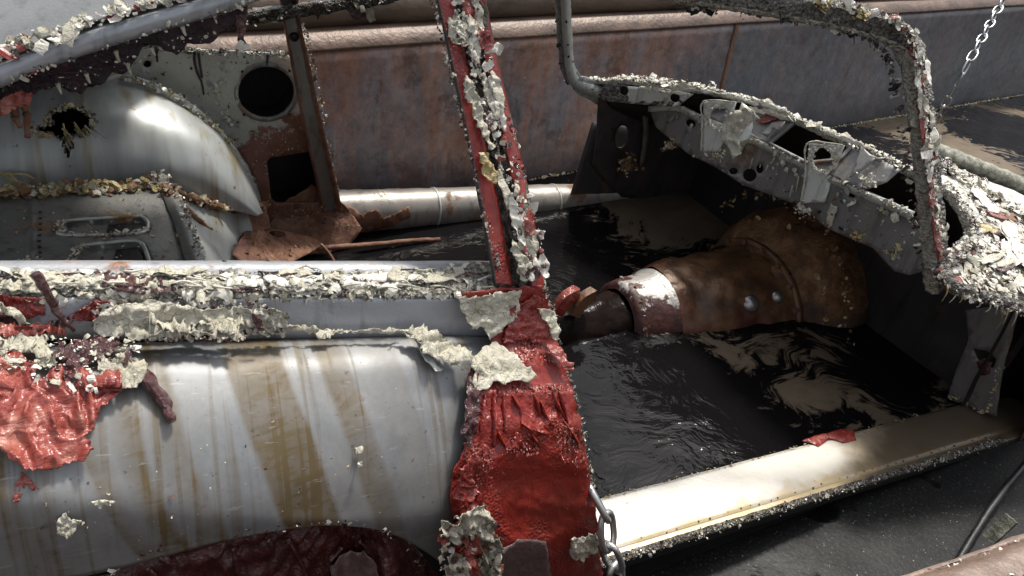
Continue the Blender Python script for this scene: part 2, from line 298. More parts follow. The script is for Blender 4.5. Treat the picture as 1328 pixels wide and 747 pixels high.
    near = th(n, n.math('SUBTRACT', ORG.dot(CY)-.10, yc), 0.0, .012)      # skin of fine scum between the car and the near edge of the tank
    thin = n.math('MULTIPLY', th(n, n.noise(4.2, 3, .5, n.vec(loc=(4.3, 7.7, 0))), .40, .43), near)
    scum = n.math('MULTIPLY', scum0, n.math('SUBTRACT', 1.0, near))
    scol = n.mix(n.noise(9, 5, .6), (.085, .062, .042), (.19, .15, .105)); scol = n.mix(far, scol, (.50, .47, .37))
    c = n.mix(scum, (.006, .0055, .006), scol)
    speck = th(n, n.noise(150, 4, .7), .52, .68)
    c = n.mix(thin, c, n.mix(speck, (.010, .0105, .011), (.036, .037, .037)))
    rip = n.noise(11, 4, .55, n.vec((1, 1.6, 1), src=wv)); rip2 = n.noise(46, 3, .5)
    c = n.mix(n.math('MULTIPLY', thin, th(n, n.noise(210, 2, .5), .70, .74)), c, (.30, .30, .29))
    rip = n.math('MULTIPLY', rip, n.math('SUBTRACT', 1.0, n.math('MULTIPLY', thin, .85)))
    b = n.bump(rip, .19, .02); b = n.bump(rip2, .06, .006, b)
    b = n.bump(n.math('MULTIPLY', n.noise(140, 4), n.math('MAXIMUM', scum, n.math('MULTIPLY', thin, .3))), .25, .004, b)
    ro = n.math('ADD', .03, n.math('MULTIPLY', n.math('MAXIMUM', scum, n.math('MULTIPLY', thin, .7)), .5))
    M['liquid'] = n.fin(c, ro, 0, b, .12)
make_materials()

# ------------------------------------------------------------------ builders
def nz(p, s, off=0.0): return noise.noise((p.x*s+off, p.y*s+off*1.7, p.z*s-off))
def fbm(p, s, off=0.0, o=3):
    a = 0; k = 1.0
    for i in range(o):
        a += k*nz(p, s, off+i*3.1); s *= 2.03; k *= .5
    return a
def link(name, verts, faces, mats, parent=None, smooth=True, midx=None, kind=None, label=None, cat=None, group=None):
    me = bpy.data.meshes.new(name); me.from_pydata([tuple(v) for v in verts], [], faces)
    ml = mats if isinstance(mats, (list, tuple)) else [mats]
    for m in ml: me.materials.append(M[m] if isinstance(m, str) else m)
    if midx: me.polygons.foreach_set('material_index', midx)
    if smooth: me.polygons.foreach_set('use_smooth', [True]*len(me.polygons))
    me.update()
    o = bpy.data.objects.new(name, me); COL.objects.link(o)
    if parent: o.parent = parent
    if kind: o['kind'] = kind
    if label: o['label'] = label
    if cat: o['category'] = cat
    if group: o['group'] = group
    return o
def cat_rom(P, t):
    n = len(P)-1; t = min(max(t, 0), n-1e-9); i = int(t); f = t-i
    p1, p2 = P[i], P[i+1]; p0 = P[i-1] if i > 0 else p1*2-p2; p3 = P[i+2] if i+2 <= n else p2*2-p1
    return ((p1*2) + (p2-p0)*f + (p0*2-p1*5+p2*4-p3)*f*f + (p1*3-p0-p2*3+p3)*f*f*f)*.5
def curve(P, n):
    P = [Vector(p) for p in P]; return [cat_rom(P, k*(len(P)-1)/(n-1)) for k in range(n)]
def curve2(P, n):
    return [(p.x, p.y) for p in curve([(a[0], a[1], 0) for a in P], n)]
def thicken(verts, normals, faces, t, i_front=0, i_back=0, midx=None):
    """closed thin shell: front as given, back offset by -t*normal"""
    n = len(verts); V = list(verts)+[v-nn*t for v, nn in zip(verts, normals)]
    F = [tuple(f) for f in faces]; MI = list(midx) if midx else [i_front]*len(F)
    E = {}
    for f in faces:
        for a, b in zip(f, list(f[1:])+[f[0]]): E[(a, b)] = E.get((a, b), 0)+1
    F2 = [tuple(i+n for i in reversed(f)) for f in faces]; MI2 = [i_back]*len(F2) if midx is None else list(midx)
    SF = [(b, a, a+n, b+n) for (a, b) in E if (b, a) not in E]
    return V, F+F2+SF, MI+MI2+[i_front]*len(SF)
def grid(name, ctrl, nu, nv, mats, parent, thick=.002, disp=None, colmat=None, drop=None, flip=False, kind=None, label=None):
    """ctrl: rows of control points -> smooth surface"""
    rows = [curve(r, nu) for r in ctrl]
    cols = [curve([rows[j][i] for j in range(len(rows))], nv) for i in range(nu)]
    V = []
    for j in range(nv):
        for i in range(nu): V.append(cols[i][j].copy())
    def nrm(i, j):
        a = V[j*nu+min(i+1, nu-1)]-V[j*nu+max(i-1, 0)]; b = V[min(j+1, nv-1)*nu+i]-V[max(j-1, 0)*nu+i]
        n = a.cross(b); n.normalize(); return -n if flip else n
    N = [nrm(i, j) for j in range(nv) for i in range(nu)]
    if disp:
        V = [p+n*disp(p, (k % nu)/(nu-1), (k//nu)/(nv-1)) for k, (p, n) in enumerate(zip(V, N))]
        N = [nrm(i, j) for j in range(nv) for i in range(nu)]
    F = []; MI = []
    for j in range(nv-1):
        for i in range(nu-1):
            if drop and drop((i+.5)/(nu-1), (j+.5)/(nv-1)): continue
            f = (j*nu+i, j*nu+i+1, (j+1)*nu+i+1, (j+1)*nu+i); F.append(tuple(reversed(f)) if flip else f)
            MI.append(colmat((i+.5)/(nu-1), (j+.5)/(nv-1)) if colmat else 0)
    if thick: V, F, MI = thicken(V, N, F, thick, midx=MI)
    return link(name, V, F, mats, parent, True, MI, kind, label)
def sweep(name, path, prof, mats, parent, n=40, up=(0, 0, 1), scale=None, disp=None, smooth=True, segmat=None, kind=None, label=None, closed=True, twist=None):
    P = curve(path, n) if n else [Vector(p) for p in path]; n = len(P); up = Vector(up); V = []; m = len(prof)
    for k, p in enumerate(P):
        t = (P[min(k+1, n-1)]-P[max(k-1, 0)]).normalized(); s = t.cross(up).normalized(); u = s.cross(t)
        sc = scale(k/(n-1)) if scale else 1.0
        for (a, b) in prof:
            q = p+s*(a*sc)+u*(b*sc)
            if disp: q = q+(q-p).normalized()*disp(q, k/(n-1))
            V.append(q)
    F = []; MI = []
    for k in range(n-1):
        for j in range(m if closed else m-1):
            a = k*m+j; b = k*m+(j+1) % m; F.append((a, b, b+m, a+m)); MI.append(segmat(j) if segmat else 0)
    if closed: F.append(tuple(reversed(range(m)))); F.append(tuple(range((n-1)*m, n*m))); MI += [0, 0]
    return link(name, V, F, mats, parent, smooth, MI, kind, label)
def circ(r, n=12, ry=None): return [(r*math.cos(2*math.pi*k/n), (ry or r)*math.sin(2*math.pi*k/n)) for k in range(n)]
def tube(name, path, r, mat, parent, n=30, sides=10, **k): return sweep(name, path, circ(r, sides), mat, parent, n=n, **k)
def inside(p, poly):
    x, y = p; c = False; n = len(poly)
    for i in range(n):
        x1, y1 = poly[i]; x2, y2 = poly[i-1]
        if (y1 > y) != (y2 > y) and x < (x2-x1)*(y-y1)/(y2-y1)+x1: c = not c
    return c
def ell(cx, cy, rx, ry, n=28, rot=0.0):
    return [(cx+rx*math.cos(a)*math.cos(rot)-ry*math.sin(a)*math.sin(rot), cy+rx*math.cos(a)*math.sin(rot)+ry*math.sin(a)*math.cos(rot)) for a in [2*math.pi*k/n for k in range(n)]]
def dens(poly, sp, jag=0.0, seed=0):
    out = []; r = random.Random(seed)
    for i in range(len(poly)):
        a = Vector(poly[i-1]); b = Vector(poly[i]); L = (b-a).length; m = max(1, int(L/sp)); d = (b-a)
        nn = Vector((-d.y, d.x)).normalized() if L > 0 else Vector((0, 0))
        for k in range(m):
            q = a+d*(k/m); w = jag*(noise.noise((q.x*.09, q.y*.09, seed))+.8*noise.noise((q.x*.27, q.y*.27, seed+5.5)))
            q = q+nn*w+Vector((r.uniform(-1, 1), r.uniform(-1, 1)))*jag*.12; out.append((q.x, q.y))
    return out
def sheet(name, fn, outline, mats, parent, holes=(), sp=8, jag=0.0, disp=None, thick=.0015, seed=1, smooth=True, kind=None, label=None, esp=None, colmat=None):
    """thin shell over a pixel outline; fn(u,v) gives the point of the real surface there"""
    out = dens(outline, esp or min(sp, 6), jag, seed); pts = [Vector(p) for p in out]; n0 = len(pts)
    edges = [(i, (i+1) % n0) for i in range(n0)]; HP = []
    for h in holes:
        hp = dens(h, 5, 0, seed); HP.append(hp); b = len(pts); pts += [Vector(p) for p in hp]; edges += [(b+i, b+(i+1) % len(hp)) for i in range(len(hp))]
    xs = [p[0] for p in out]; ys = [p[1] for p in out]; r = random.Random(seed+99)
    v = min(ys)+sp*.5; row = 0
    while v < max(ys):
        u = min(xs)+sp*(.5 if row % 2 else 0)
        while u < max(xs):
            q = (u+r.uniform(-.25, .25)*sp, v+r.uniform(-.25, .25)*sp)
            if inside(q, out) and not any(inside(q, h) for h in HP): pts.append(Vector(q))
            u += sp
        v += sp*.87; row += 1
    vs, es, fs, *_ = delaunay_2d_cdt(pts, edges, [], 0, 1e-4)
    F = []
    for f in fs:
        c = (sum(vs[i].x for i in f)/len(f), sum(vs[i].y for i in f)/len(f))
        if inside(c, out) and not any(inside(c, h) for h in HP): F.append(list(f))
    base = [fn(p.x, p.y) for p in vs]; N = []
    for p, q in zip(vs, base):
        a = fn(p.x+1, p.y)-q; b = fn(p.x, p.y+1)-q; n = a.cross(b)
        n = n.normalized() if n.length > 1e-12 else Vector((0, -1, 0))
        if n.dot(CC-q) < 0: n = -n
        N.append(n)
    if disp: base = [q+n*disp(q, p.x, p.y) for p, q, n in zip(vs, base, N)]
    # orient towards the camera side
    for f in F:
        a, b, c = base[f[0]], base[f[1]], base[f[2]]
        if (b-a).cross(c-a).dot(N[f[0]]) < 0: f.reverse()
    midx = [colmat(sum(vs[i].x for i in f)/len(f), sum(vs[i].y for i in f)/len(f)) for f in F] if colmat else None
    ml = mats if isinstance(mats, (list, tuple)) else [mats]
    V, F, MI = thicken(base, N, F, thick, 0, len(ml)-1 if not colmat else 0, midx)
    return link(name, V, F, ml, parent, smooth, MI, kind, label)
def pl(p, n): p = Vector(p); n = Vector(n).normalized(); return lambda u, v: onplane(u, v, p, n)
def pl3(a, b, c): a, b, c = Vector(a), Vector(b), Vector(c); return pl(a, (b-a).cross(c-a))
def yfun(tab):
    """y as a piecewise-linear function of the pixel row"""
    def f(u, v):
        if v <= tab[0][0]: y = tab[0][1]
        elif v >= tab[-1][0]: y = tab[-1][1]
        else:
            for (a, ya), (b, yb) in zip(tab, tab[1:]):
                if a <= v <= b:
                    t = (v-a)/(b-a); t = t*t*(3-2*t)*.35+t*.65; y = ya+(yb-ya)*t; break
        return at(u, v, y=y)
    return f
SHARD = None
def crumbs(name, spots, mats, parent, smin=.002, smax=.007, flat=.45, seed=3, label=None, weights=None, chips=.7):
    """many small shards in one stuff part; spots: list of (point, normal)"""
    r = random.Random(seed); V = []; F = []; MI = []
    nm = len(mats)
    for p, n in spots:
        n = Vector(n).normalized(); s = (smin+(smax-smin)*r.random()**2.6)*.62
        t = n.orthogonal().normalized(); t = Matrix.Rotation(r.uniform(0, 6.28), 3, n) @ t
        n2 = (n+Vector((r.uniform(-1, 1), r.uniform(-1, 1), r.uniform(-1, 1)))*.42).normalized(); t = (t-n2*t.dot(n2)).normalized(); w = n2.cross(t)
        b = len(V); mi = r.choices(range(nm), weights)[0] if weights else r.randrange(nm)
        if r.random() < chips:                                   # a thin chip, curled along its length
            m = 5; Lc = s*r.uniform(2.2, 4.6); Wc = s*r.uniform(.7, 1.6); bend = r.uniform(-2.4, 2.4); tw = r.uniform(-.6, .6); q = p-t*Lc*.4; ang = -bend*.5
            for a in range(m):
                ww = Wc*(1-.55*abs(a/(m-1)-.45))*r.uniform(.75, 1.15); wa = (w*math.cos(tw*a/m)+n2*math.sin(tw*a/m))*ww
                V += [q+wa, q-wa, q+wa*.96-n2*s*.13, q-wa*.96-n2*s*.13]
                d = t*math.cos(ang)+n2*math.sin(ang); q = q+d*(Lc/(m-1)); ang += bend/(m-1)
            for a in range(m-1):
                k = b+a*4; F += [(k, k+1, k+5, k+4), (k+3, k+2, k+6, k+7), (k+2, k, k+4, k+6), (k+1, k+3, k+7, k+5)]; MI += [mi]*4
            F += [(b, b+2, b+3, b+1), (b+m*4-4, b+m*4-3, b+m*4-1, b+m*4-2)]; MI += [mi]*2
        else:
            k = r.choice((4, 5, 6)); el = r.uniform(.7, 2.0)
            for i in range(k):
                a = 6.283*i/k+r.uniform(-.3, .3); rr = s*r.uniform(.55, 1.15)
                V.append(p+t*(math.cos(a)*rr*el)+w*(math.sin(a)*rr)+n2*(s*flat*r.uniform(-.5, .5)))
            V.append(p+n2*s*flat*r.uniform(.25, .7)); V.append(p-n2*s*flat*r.uniform(.2, .8))
            for i in range(k): F.append((b+i, b+(i+1) % k, b+k)); F.append((b+(i+1) % k, b+i, b+k+1)); MI += [mi, mi]
    return link(name, V, F, mats, parent, False, MI, 'stuff', label)
def along(path, n, wid, nrm=(0, 0, 1), seed=5, clump=True):
    P = curve(path, 200); r = random.Random(seed); out = []
    for _ in range(n):
        t = r.random()
        if clump and noise.noise((t*23+seed, seed, 0)) + r.uniform(-.5, .5) < -.25: continue
        p = P[int(t*199)]
        out.append((p+Vector((r.gauss(0, wid), r.gauss(0, wid), r.gauss(0, wid)*.6)), nrm))
    return out
def over(fn, poly, n, nrm=None, lift=.001, seed=6, dens_fn=None, holes=()):
    r = random.Random(seed); xs = [p[0] for p in poly]; ys = [p[1] for p in poly]; out = []; tries = 0
    while len(out) < n and tries < n*30:
        tries += 1; u = r.uniform(min(xs), max(xs)); v = r.uniform(min(ys), max(ys))
        if not inside((u, v), poly) or any(inside((u, v), h) for h in holes): continue
        if dens_fn and r.random() > dens_fn(u, v): continue
        q = fn(u, v); a = fn(u+1, v)-q; b = fn(u, v+1)-q; nn = a.cross(b).normalized()
        if nn.dot(CC-q) < 0: nn = -nn
        out.append((q+nn*lift, nrm or nn))
    return out
def strand(name, path, r0, r1, mat, parent, n=16, lump=.15, label=None):
    return sweep(name, path, circ(1, 7), mat, parent, n=n, scale=lambda t: r0+(r1-r0)*t, disp=lambda q, t: r0*lump*nz(q, 120), label=label)
def empty(name, loc, label, cat, mw=None):
    e = bpy.data.objects.new(name, None); COL.objects.link(e); e.empty_display_size = .1
    if mw is not None: e.matrix_world = mw
    else: e.location = loc
    e['label'] = label; e['category'] = cat
    return e
# ================================================================== THE TANK AND THE LIQUID
WA = Vector((0.031, 2.499, 0)); WD = Vector((.83078, .55660, 0)); WN = Vector((-WD.y, WD.x, 0))
tank = empty('steel_tank', WA, 'rusty steel dip tank with pipe rim around the sunken car', 'tank')
tank.rotation_euler = (0, 0, math.atan2(WD.y, WD.x))
def wallsurf():
    V = []; F = []; nx, nzz = 180, 24
    for j in range(nzz+1):
        for i in range(nx+1):
            x = -3.2+9.2*i/nx; z = -.5+1.02*j/nzz
            V.append(Vector((x, .012*noise.noise((x*1.3, z*1.6, 3))+.004*noise.noise((x*6, z*5, 1)), z)))
    for j in range(nzz):
        for i in range(nx): a = j*(nx+1)+i; F.append((a, a+1, a+nx+2, a+nx+1))
    N = [Vector((0, -1, 0))]*len(V); V, F, MI = thicken(V, N, F, .012)
    return link('far_wall', V, F, 'tank', tank)
wall = wallsurf()
def xline(y, z, x0=-3.2, x1=6.0, n=60, amp=.004): return [Vector((x0+(x1-x0)*k/(n-1), y+amp*noise.noise((k*.4, z*9, 1)), z+amp*noise.noise((k*.37, 5, z)))) for k in range(n)]
sweep('rim_flange', xline(0, .528), [(.014, -.012), (.014, -.004), (-.02, .03), (-.055, .036), (-.055, .026), (-.01, .0)], 'rim', tank, n=0)
sweep('rim_pipe', xline(.105, .612), circ(.062, 18), 'rimpipe', tank, n=0)
sweep('weld_bead', xline(-.004, .522, amp=.003), circ(.005, 6), 'seam', tank, n=0, disp=lambda q, t: .0025*noise.noise((q.x*90, q.z*50, 2)))
for xs in (.878, -1.35):
    P = [Vector((xs+.006*noise.noise((z*.9, xs, 0)), -.002, -.2+.72*z/30)) for z in range(31)]
    sweep('wall_seam', P, [(-.013, 0), (-.007, .006), (.007, .006), (.013, 0), (0, -.004)], 'seam', tank, n=0, up=(0, -1, 0), disp=lambda q, t: .004*noise.noise((q.x*60, q.z*60, 2)))
# tide line of dried scum where the liquid meets the wall
r = random.Random(2); sp = []
for k in range(1600):
    x = r.uniform(-1.2, 5); sp.append((Vector((x, -.012-.008*r.random(), .004*r.random())), Vector((0, -.4, 1))))
crumbs('scum_line', sp, ['cream', 'foam'], tank, .003, .010, .3, 4)
# near rim of the tank (beside the photographer)
na = wat(1328, 690, .56); nb = wat(1160, 747, .56); nd = (na-nb).normalized(); nn = Vector((-nd.y, nd.x, 0))
TI = tank.matrix_basis.copy(); TI = Matrix.Translation(WA) @ Matrix.Rotation(math.atan2(WD.y, WD.x), 4, 'Z'); TI = TI.inverted()
def nl(s, off, z): return TI @ Vector((nb.x+nd.x*s+nn.x*off, nb.y+nd.y*s+nn.y*off, z))
rim_rows = []
for (off, z) in [(.004, .1), (.004, .50), (.0, .535), (-.012, .556), (-.03, .562), (-.09, .562), (-.16, .560), (-.17, .54), (-.17, .1)]:
    rim_rows.append([nl(s, off, z) for s in (-2.5, -1, 0, .4, 1.2, 3.5)])
grid('near_rim', rim_rows, 140, 40, 'rim', tank, .003, disp=lambda p, a, b: .0025*fbm(p, 22))
rn = nn
crumbs('rim_grit', [(nl(rnd.uniform(-.2, .6), -.035+abs(rnd.gauss(0, .03))*-1, .5655), Vector((0, 0, 1))) for _ in range(420)], ['crust', 'rust', 'white'], tank, .0015, .005, .4, 8)
crumbs('rim_edge_grit', [(nl(rnd.uniform(-.2, .7), -.006+rnd.gauss(0, .003), .552), Vector((0, 0, 1))) for _ in range(160)], ['cream', 'white', 'rust'], tank, .0015, .005, .5, 9)
# steam pipe dipping into the liquid by the near rim
pa = wat(1235, 742, .015); pb = wat(1262, 695, .02); pc = wat(1295, 645, .03); pd = wat(1335, 596, .045); pe = wat(1420, 500, .09)
tube('heating_pipe', [TI @ p for p in (pa, pb, pc, pd, pe)], .007, 'steel_black', tank, n=30, disp=lambda q, t: .0015*fbm(q, 60))
q0 = wat(1282, 700, .05); q1 = wat(1312, 672, .10)
sweep('pipe_bracket', [TI @ q0, TI @ q0.lerp(q1, .5), TI @ q1], [(-.012, -.005), (.012, -.005), (.012, .005), (-.012, .005)], 'moss', tank, n=8, smooth=False)
# liquid
lq = []
for s in (-3.2, 5.9): lq.append(WA+WD*s-WN*.001)
lq2 = [Vector((nb.x+nd.x*s, nb.y+nd.y*s, 0)) for s in (3.4, -2.4)]
nlx = 200; nly = 120; V = []; F = []
for j in range(nly+1):
    for i in range(nlx+1):
        a = lq[0].lerp(lq[1], i/nlx); b = lq2[1].lerp(lq2[0], i/nlx); p = b.lerp(a, j/nly)
        d = math.hypot(p.x-.46, p.y-1.42)                                   # slow swirl inside the door opening
        p.z = .0022*noise.noise((p.x*7, p.y*9, 0))+.0012*noise.noise((p.x*21, p.y*24, 2))+.0016*math.exp(-(d/.28)**2)*math.sin(d*75+2.2*math.atan2(p.y-1.42, p.x-.46))
        V.append(p)
for j in range(nly):
    for i in range(nlx): a = j*(nlx+1)+i; F.append((a, a+1, a+nlx+2, a+nlx+1))
liq = link('liquid', V, F, 'liquid', None, kind='structure'); liq['label'] = 'black caustic liquid with brown floating scum'

# ================================================================== THE CAR
car = empty('car_body', None, 'stripped coupe body shell with peeling red paint sunk in black liquid', 'car', MCAR)
UP = Vector((0, 0, 1))
# ---- outer rear quarter on the near side
def hrow(v0, v1, y, cols=(-260, -120, 0, 150, 300, 450, 560, 640)):
    return [at(u, v0+(v1-v0)*(u-0)/600.0, y=y + (.02 if u < -100 else .012 if u > 600 else 0)) for u in cols]
arch = [(-260, 830), (-120, 800), (0, 775), (150, 738), (300, 695), (450, 680), (530, 712), (600, 800), (660, 830)]
hr = [hrow(452, 436, .040), hrow(458, 442, .022), hrow(472, 470, -.012), hrow(500, 505, -.040), hrow(550, 555, -.075), hrow(610, 615, -.108), hrow(665, 668, -.130)]
hr.append([at(u, v, y=-.1335) for u, v in [(-260, 800), (-120, 775), (0, 766), (150, 737), (300, 698), (450, 681), (548, 712), (650, 800)]])
#hr.append([at(u, v, y=-.141) for u, v in [(-260, 808), (-120, 783), (0, 760), (150, 729), (300, 695), (450, 681), (545, 718), (640, 806)]])
#hr.append([at(u, v+4, y=-.125) for u, v in [(-260, 808), (-120, 783), (0, 760), (150, 729), (300, 695), (450, 681), (540, 718), (632, 806)]])
quarter = grid('rear_quarter_panel', hr, 150, 90, 'haunch', car, .002, disp=lambda p, a, b: .0012*fbm(p, 9), flip=False)
def hy(off=0.0):
    tab = [(380, .046), (432, .034), (440, .022), (471, -.012), (502, -.040), (552, -.075), (612, -.108), (666, -.130), (700, -.141), (760, -.15)]
    return yfun([(v, y-off) for v, y in tab])
hs = hy(.004)
# panel above the seam and window rail
bandrows = [[at(u, v+(0 if u > 0 else 2), y=y+(0.03 if u < -100 else 0)) for u in (-260, -100, 100, 300, 500, 700)] for v, y in
            [(341, .130), (343, .110), (352, .095), (357, .085), (360, .074), (372, .062), (384, .054), (388, .049), (392, .047), (410, .043), (428, .039), (438, .045)]]
band = grid('window_rail_panel', bandrows, 120, 60, 'steel_band', car, .003, disp=lambda p, a, b: .0006*fbm(p, 20))
# front part of rail inside the cabin
# ---- B-post outer skin
ptab = [(360, .044), (400, .036), (440, .018), (480, -.022), (520, -.054), (560, -.080), (612, -.108), (666, -.130), (720, -.145), (800, -.157)]
bp = yfun([(v, y-.006) for v, y in ptab])
bpo = [(598, 380), (650, 374), (704, 370), (713, 400), (722, 440), (735, 480), (746, 522), (760, 590), (772, 660), (780, 735), (785, 830), (590, 830), (586, 740), (592, 690), (584, 650), (588, 610), (608, 570), (606, 520), (610, 480), (634, 452), (640, 430), (612, 410)]
def bp_disp(q, u, v):
    d = 0
    w = max(0, 1-abs(v-548)/62.0)
    if w > 0:
        ph = u*.33+2.2*noise.noise((u*.03, v*.02, 1)); d += w*(.0045*abs(math.sin(ph))**3+.002*noise.noise((u*.12, v*.03, 4)))
        d += w*.003*max(0, 1-abs(((u-690)*.7+(v-560)))/9.0)
    e = ((u-690)/62.0)**2+((v-640)/62.0)**2
    if e < 1: d -= .010*(1-e)**.7
    d += .0016*noise.noise((u*.08, v*.08, 2))+.0008*abs(noise.noise((u*.19, v*.17, 6)))
    if v > 505 and v < 512: d += .002
    return d
bpost = sheet('door_pillar_skin', bp, bpo, ['red', 'maroon'], car, sp=4.2, jag=2.2, disp=bp_disp, thick=.0025, seed=3)
# shut face behind it (pillar box)
def pillar_box():
    L = [at(704+ (v-370)*.205, v, y=y) for v, y in [(372, .05), (440, .022), (520, -.046), (610, -.098), (720, -.138), (830, -.15)]]
    V = []; F = []
    for p in L: V += [p, p+Vector((.006, .07, 0)), p+Vector((-.12, .09, 0))]
    for k in range(len(L)-1):
        a = k*3
        for j in range(2): F.append((a+j, a+j+1, a+j+4, a+j+3))
    N = [Vector((0, 1, 0))]*len(V); V, F, MI = thicken(V, N, F, .002)
    return link('door_pillar_face', V, F, 'red', car, False)
pillar_box()
sheet('bare_patch', yfun([(v, y-.009) for v, y in ptab]), [(650, 712), (672, 700), (708, 702), (716, 745), (720, 800), (640, 800), (640, 740)], ['dull'], bpost, sp=8, jag=3, thick=.001, seed=6, disp=lambda q, u, v: .0016*noise.noise((u*.08, v*.08, 2)))
# ---- upper B-pillar (rows from belt to above the frame)
rows = []; NB = 14
for k in range(NB+1):
    t = k/NB; v = 368-t*420; y = .036+.235*t
    ul = 640-(t*368/368)*88+4*math.sin(t*3); ur = 708-t*84+3*math.sin(t*6)
    row = []
    for fcol, off in [(0, .028), (.03, .004), (.10, .0), (.33, -.002), (.36, .010), (.44, .014), (.50, .006), (.58, .002), (.64, .010), (.70, .004), (.76, -.002), (.92, .0), (.97, .006), (1, .03)]:
        row.append(at(ul+(ur-ul)*fcol, v+6*fcol, y=y+off))
    rows.append(row)
def pmat(a, b):
    c = a
    if c < .13: return 3
    if c < .32: return 0
    if c < .72: return 1 if noise.noise((a*9, b*14, 3)) < .25 else 2
    return 0 if noise.noise((a*7, b*9, 8)) > -.25 else 1
upil = grid('window_pillar', rows, 60, 150, ['red', 'dcrust', 'crust', 'steel_dark'], car, .003, colmat=pmat,
            disp=lambda p, a, b: (.0028*fbm(p, 95) if .3 < a < .75 else .0010*fbm(p, 60)))
# ---- roof and gutter
gpx = [(-420, 390), (-260, 255), (-100, 150), (0, 102), (54, 80), (136, 52), (203, 32), (271, 13), (310, 0), (400, -34), (500, -64), (600, -80), (700, -76), (800, -54), (900, -26)]
GX = []
for u_, v_ in gpx: p_ = at(u_, v_, y=.268); GX.append((p_.x, p_.z+.018))
GX.append((.50, .815))
def gz(x):
    for (a, za), (b, zb) in zip(GX, GX[1:]):
        if a <= x <= b: return za+(zb-za)*(x-a)/(b-a)
    return GX[0][1] if x < GX[0][0] else GX[-1][1]
xs_ = [g[0] for g in GX]
rr = []
for y, dz in [(.270, .004), (.285, .012), (.31, .026), (.36, .047), (.45, .076), (.64, .105), (.84, .075), (.92, .03), (.97, -.03)]:
    rr.append([Vector((x, y, z+dz)) for x, z in GX])
roof = grid('roof', rr, 160, 60, 'steel_roof', car, .002, flip=True, disp=lambda p, a, b: .0012*fbm(p, 10)+.0016*math.exp(-((p.y-.37-.02*math.sin(p.x*3))/.012)**2))
gut = [Vector((x, .268, z-.010)) for x, z in GX]
sweep('gutter', gut, [(-.012, .008), (-.017, .002), (-.017, -.006), (-.010, -.014), (.0, -.016), (.012, -.010), (.014, .006)], 'steel_band', car, n=120, disp=lambda q, t: .0008*fbm(q, 50))
gp = [p+Vector((0, -.006, .020)) for p in gut]
sp = along(gp, 1500, .005, (0, -.7, .7), 11)
crumbs('gutter_crust', along([p+Vector((0, -.015, -.012)) for p in gut], 380, .003, (0, -1, -.2), 17), ['cream', 'dcrust', 'white', 'maroon'], roof, .001, .004, .4, 18, weights=[3, 3, 2, 1.5])
crumbs('roof_edge_crust', sp, ['cream', 'white', 'crust', 'red'], roof, .0018, .008, .4, 12, weights=[4, 3, 3, 1.2])
sp = [(Vector((x, y, gz(x)+.03+.4*(y-.31))), (0, -.3, 1)) for x, y in [(rnd.uniform(-.9, -.4), rnd.uniform(.30, .40)) for _ in range(40)]]
crumbs('roof_flecks', sp, ['white', 'cream'], roof, .002, .005, .25, 13)
cpn = [[Vector((x, .97, gz(x)-.03)) for x in (-1.6, -1.2, -.9, -.60)], [Vector((x, 1.13, .5*(gz(x)-.07)+.21)) for x in (-1.6, -1.2, -.9, -.58)], [Vector((x, 1.22, .40)) for x in (-1.6, -1.2, -.9, -.55)]]
grid('far_shade_pillar', cpn, 30, 20, 'steel_dark', car, .003)  # unseen pillar, added and widened to keep the sun off the rear shelf
# far roof rail with crust
fr = [at(215, 42, y=.99), at(300, 27, y=.985), at(340, 20, y=.98), at(420, 8, y=.975), at(500, -6, y=.97), at(640, -30, y=.97)]
frail = sweep('far_roof_rail', fr, [(-.016, -.013), (.016, -.013), (.016, .013), (-.016, .013)], 'dcrust', car, n=60, disp=lambda q, t: .006*fbm(q, 60))
crumbs('rail_crust', along(fr[1:5], 700, .010, (0, -.8, .6), 15), ['cream', 'dcrust', 'white', 'maroon'], frail, .003, .011, .45, 16, weights=[3, 3, 2, 1.5])
# ---- near A-pillar running up into the roof rail of the door opening
ap = [at(1213, 372, y=.030), at(1211, 345, y=.035), at(1206, 290, y=.06), at(1198, 200, y=.11), at(1188, 120, y=.155), at(1180, 75, y=.19), at(1160, 46, y=.215), at(1115, 30, y=.235), at(1050, 14, y=.25), at(960, -2, y=.26), at(840, -20, y=.268), at(700, -40, y=.27)]
apr = [(-.026, -.014), (-.020, -.022), (.012, -.022), (.022, -.012), (.024, .008), (.014, .018), (-.012, .018), (-.026, .006)]
apil = sweep('windscreen_pillar', ap, [(a*.85, b*.85) for a, b in apr], ['dcrust', 'steel_dark', 'crust'], car, n=160, up=(.2, .1, 1) if False else (0, 1, .05), disp=lambda q, t: .0042*fbm(q, 70), segmat=lambda j: (1 if j in (5,) else 2 if j in (2, 3) else 0))
# outer face of the pillar: strip of red paint and flakes
rs = [(1189, 118), (1197, 128), (1204, 190), (1212, 240), (1219, 290), (1226, 335), (1216, 338), (1209, 290), (1203, 240), (1196, 190)]
apy = yfun([(0, .20), (60, .185), (120, .135), (200, .09), (290, .035), (345, .008)])
sheet('red_paint_strip', apy, rs, ['redfilm', 'maroon'], apil, sp=5, jag=2.0, thick=.0015, seed=4, disp=lambda q, u, v: .003*noise.noise((u*.1, v*.06, 2)))
edge = [at(1062, -2, y=.225), at(1120, 12, y=.215), at(1160, 25, y=.20), at(1184, 46, y=.18), at(1191, 80, y=.155), at(1196, 130, y=.13), at(1204, 200, y=.085), at(1214, 270, y=.035), at(1222, 330, y=.01)]
crumbs('pillar_edge_crust', along(edge, 800, .004, (0, -.9, .5), 21), ['white', 'cream', 'maroon', 'crust'], apil, .0018, .008, .45, 22, weights=[4, 3, 2, 2])
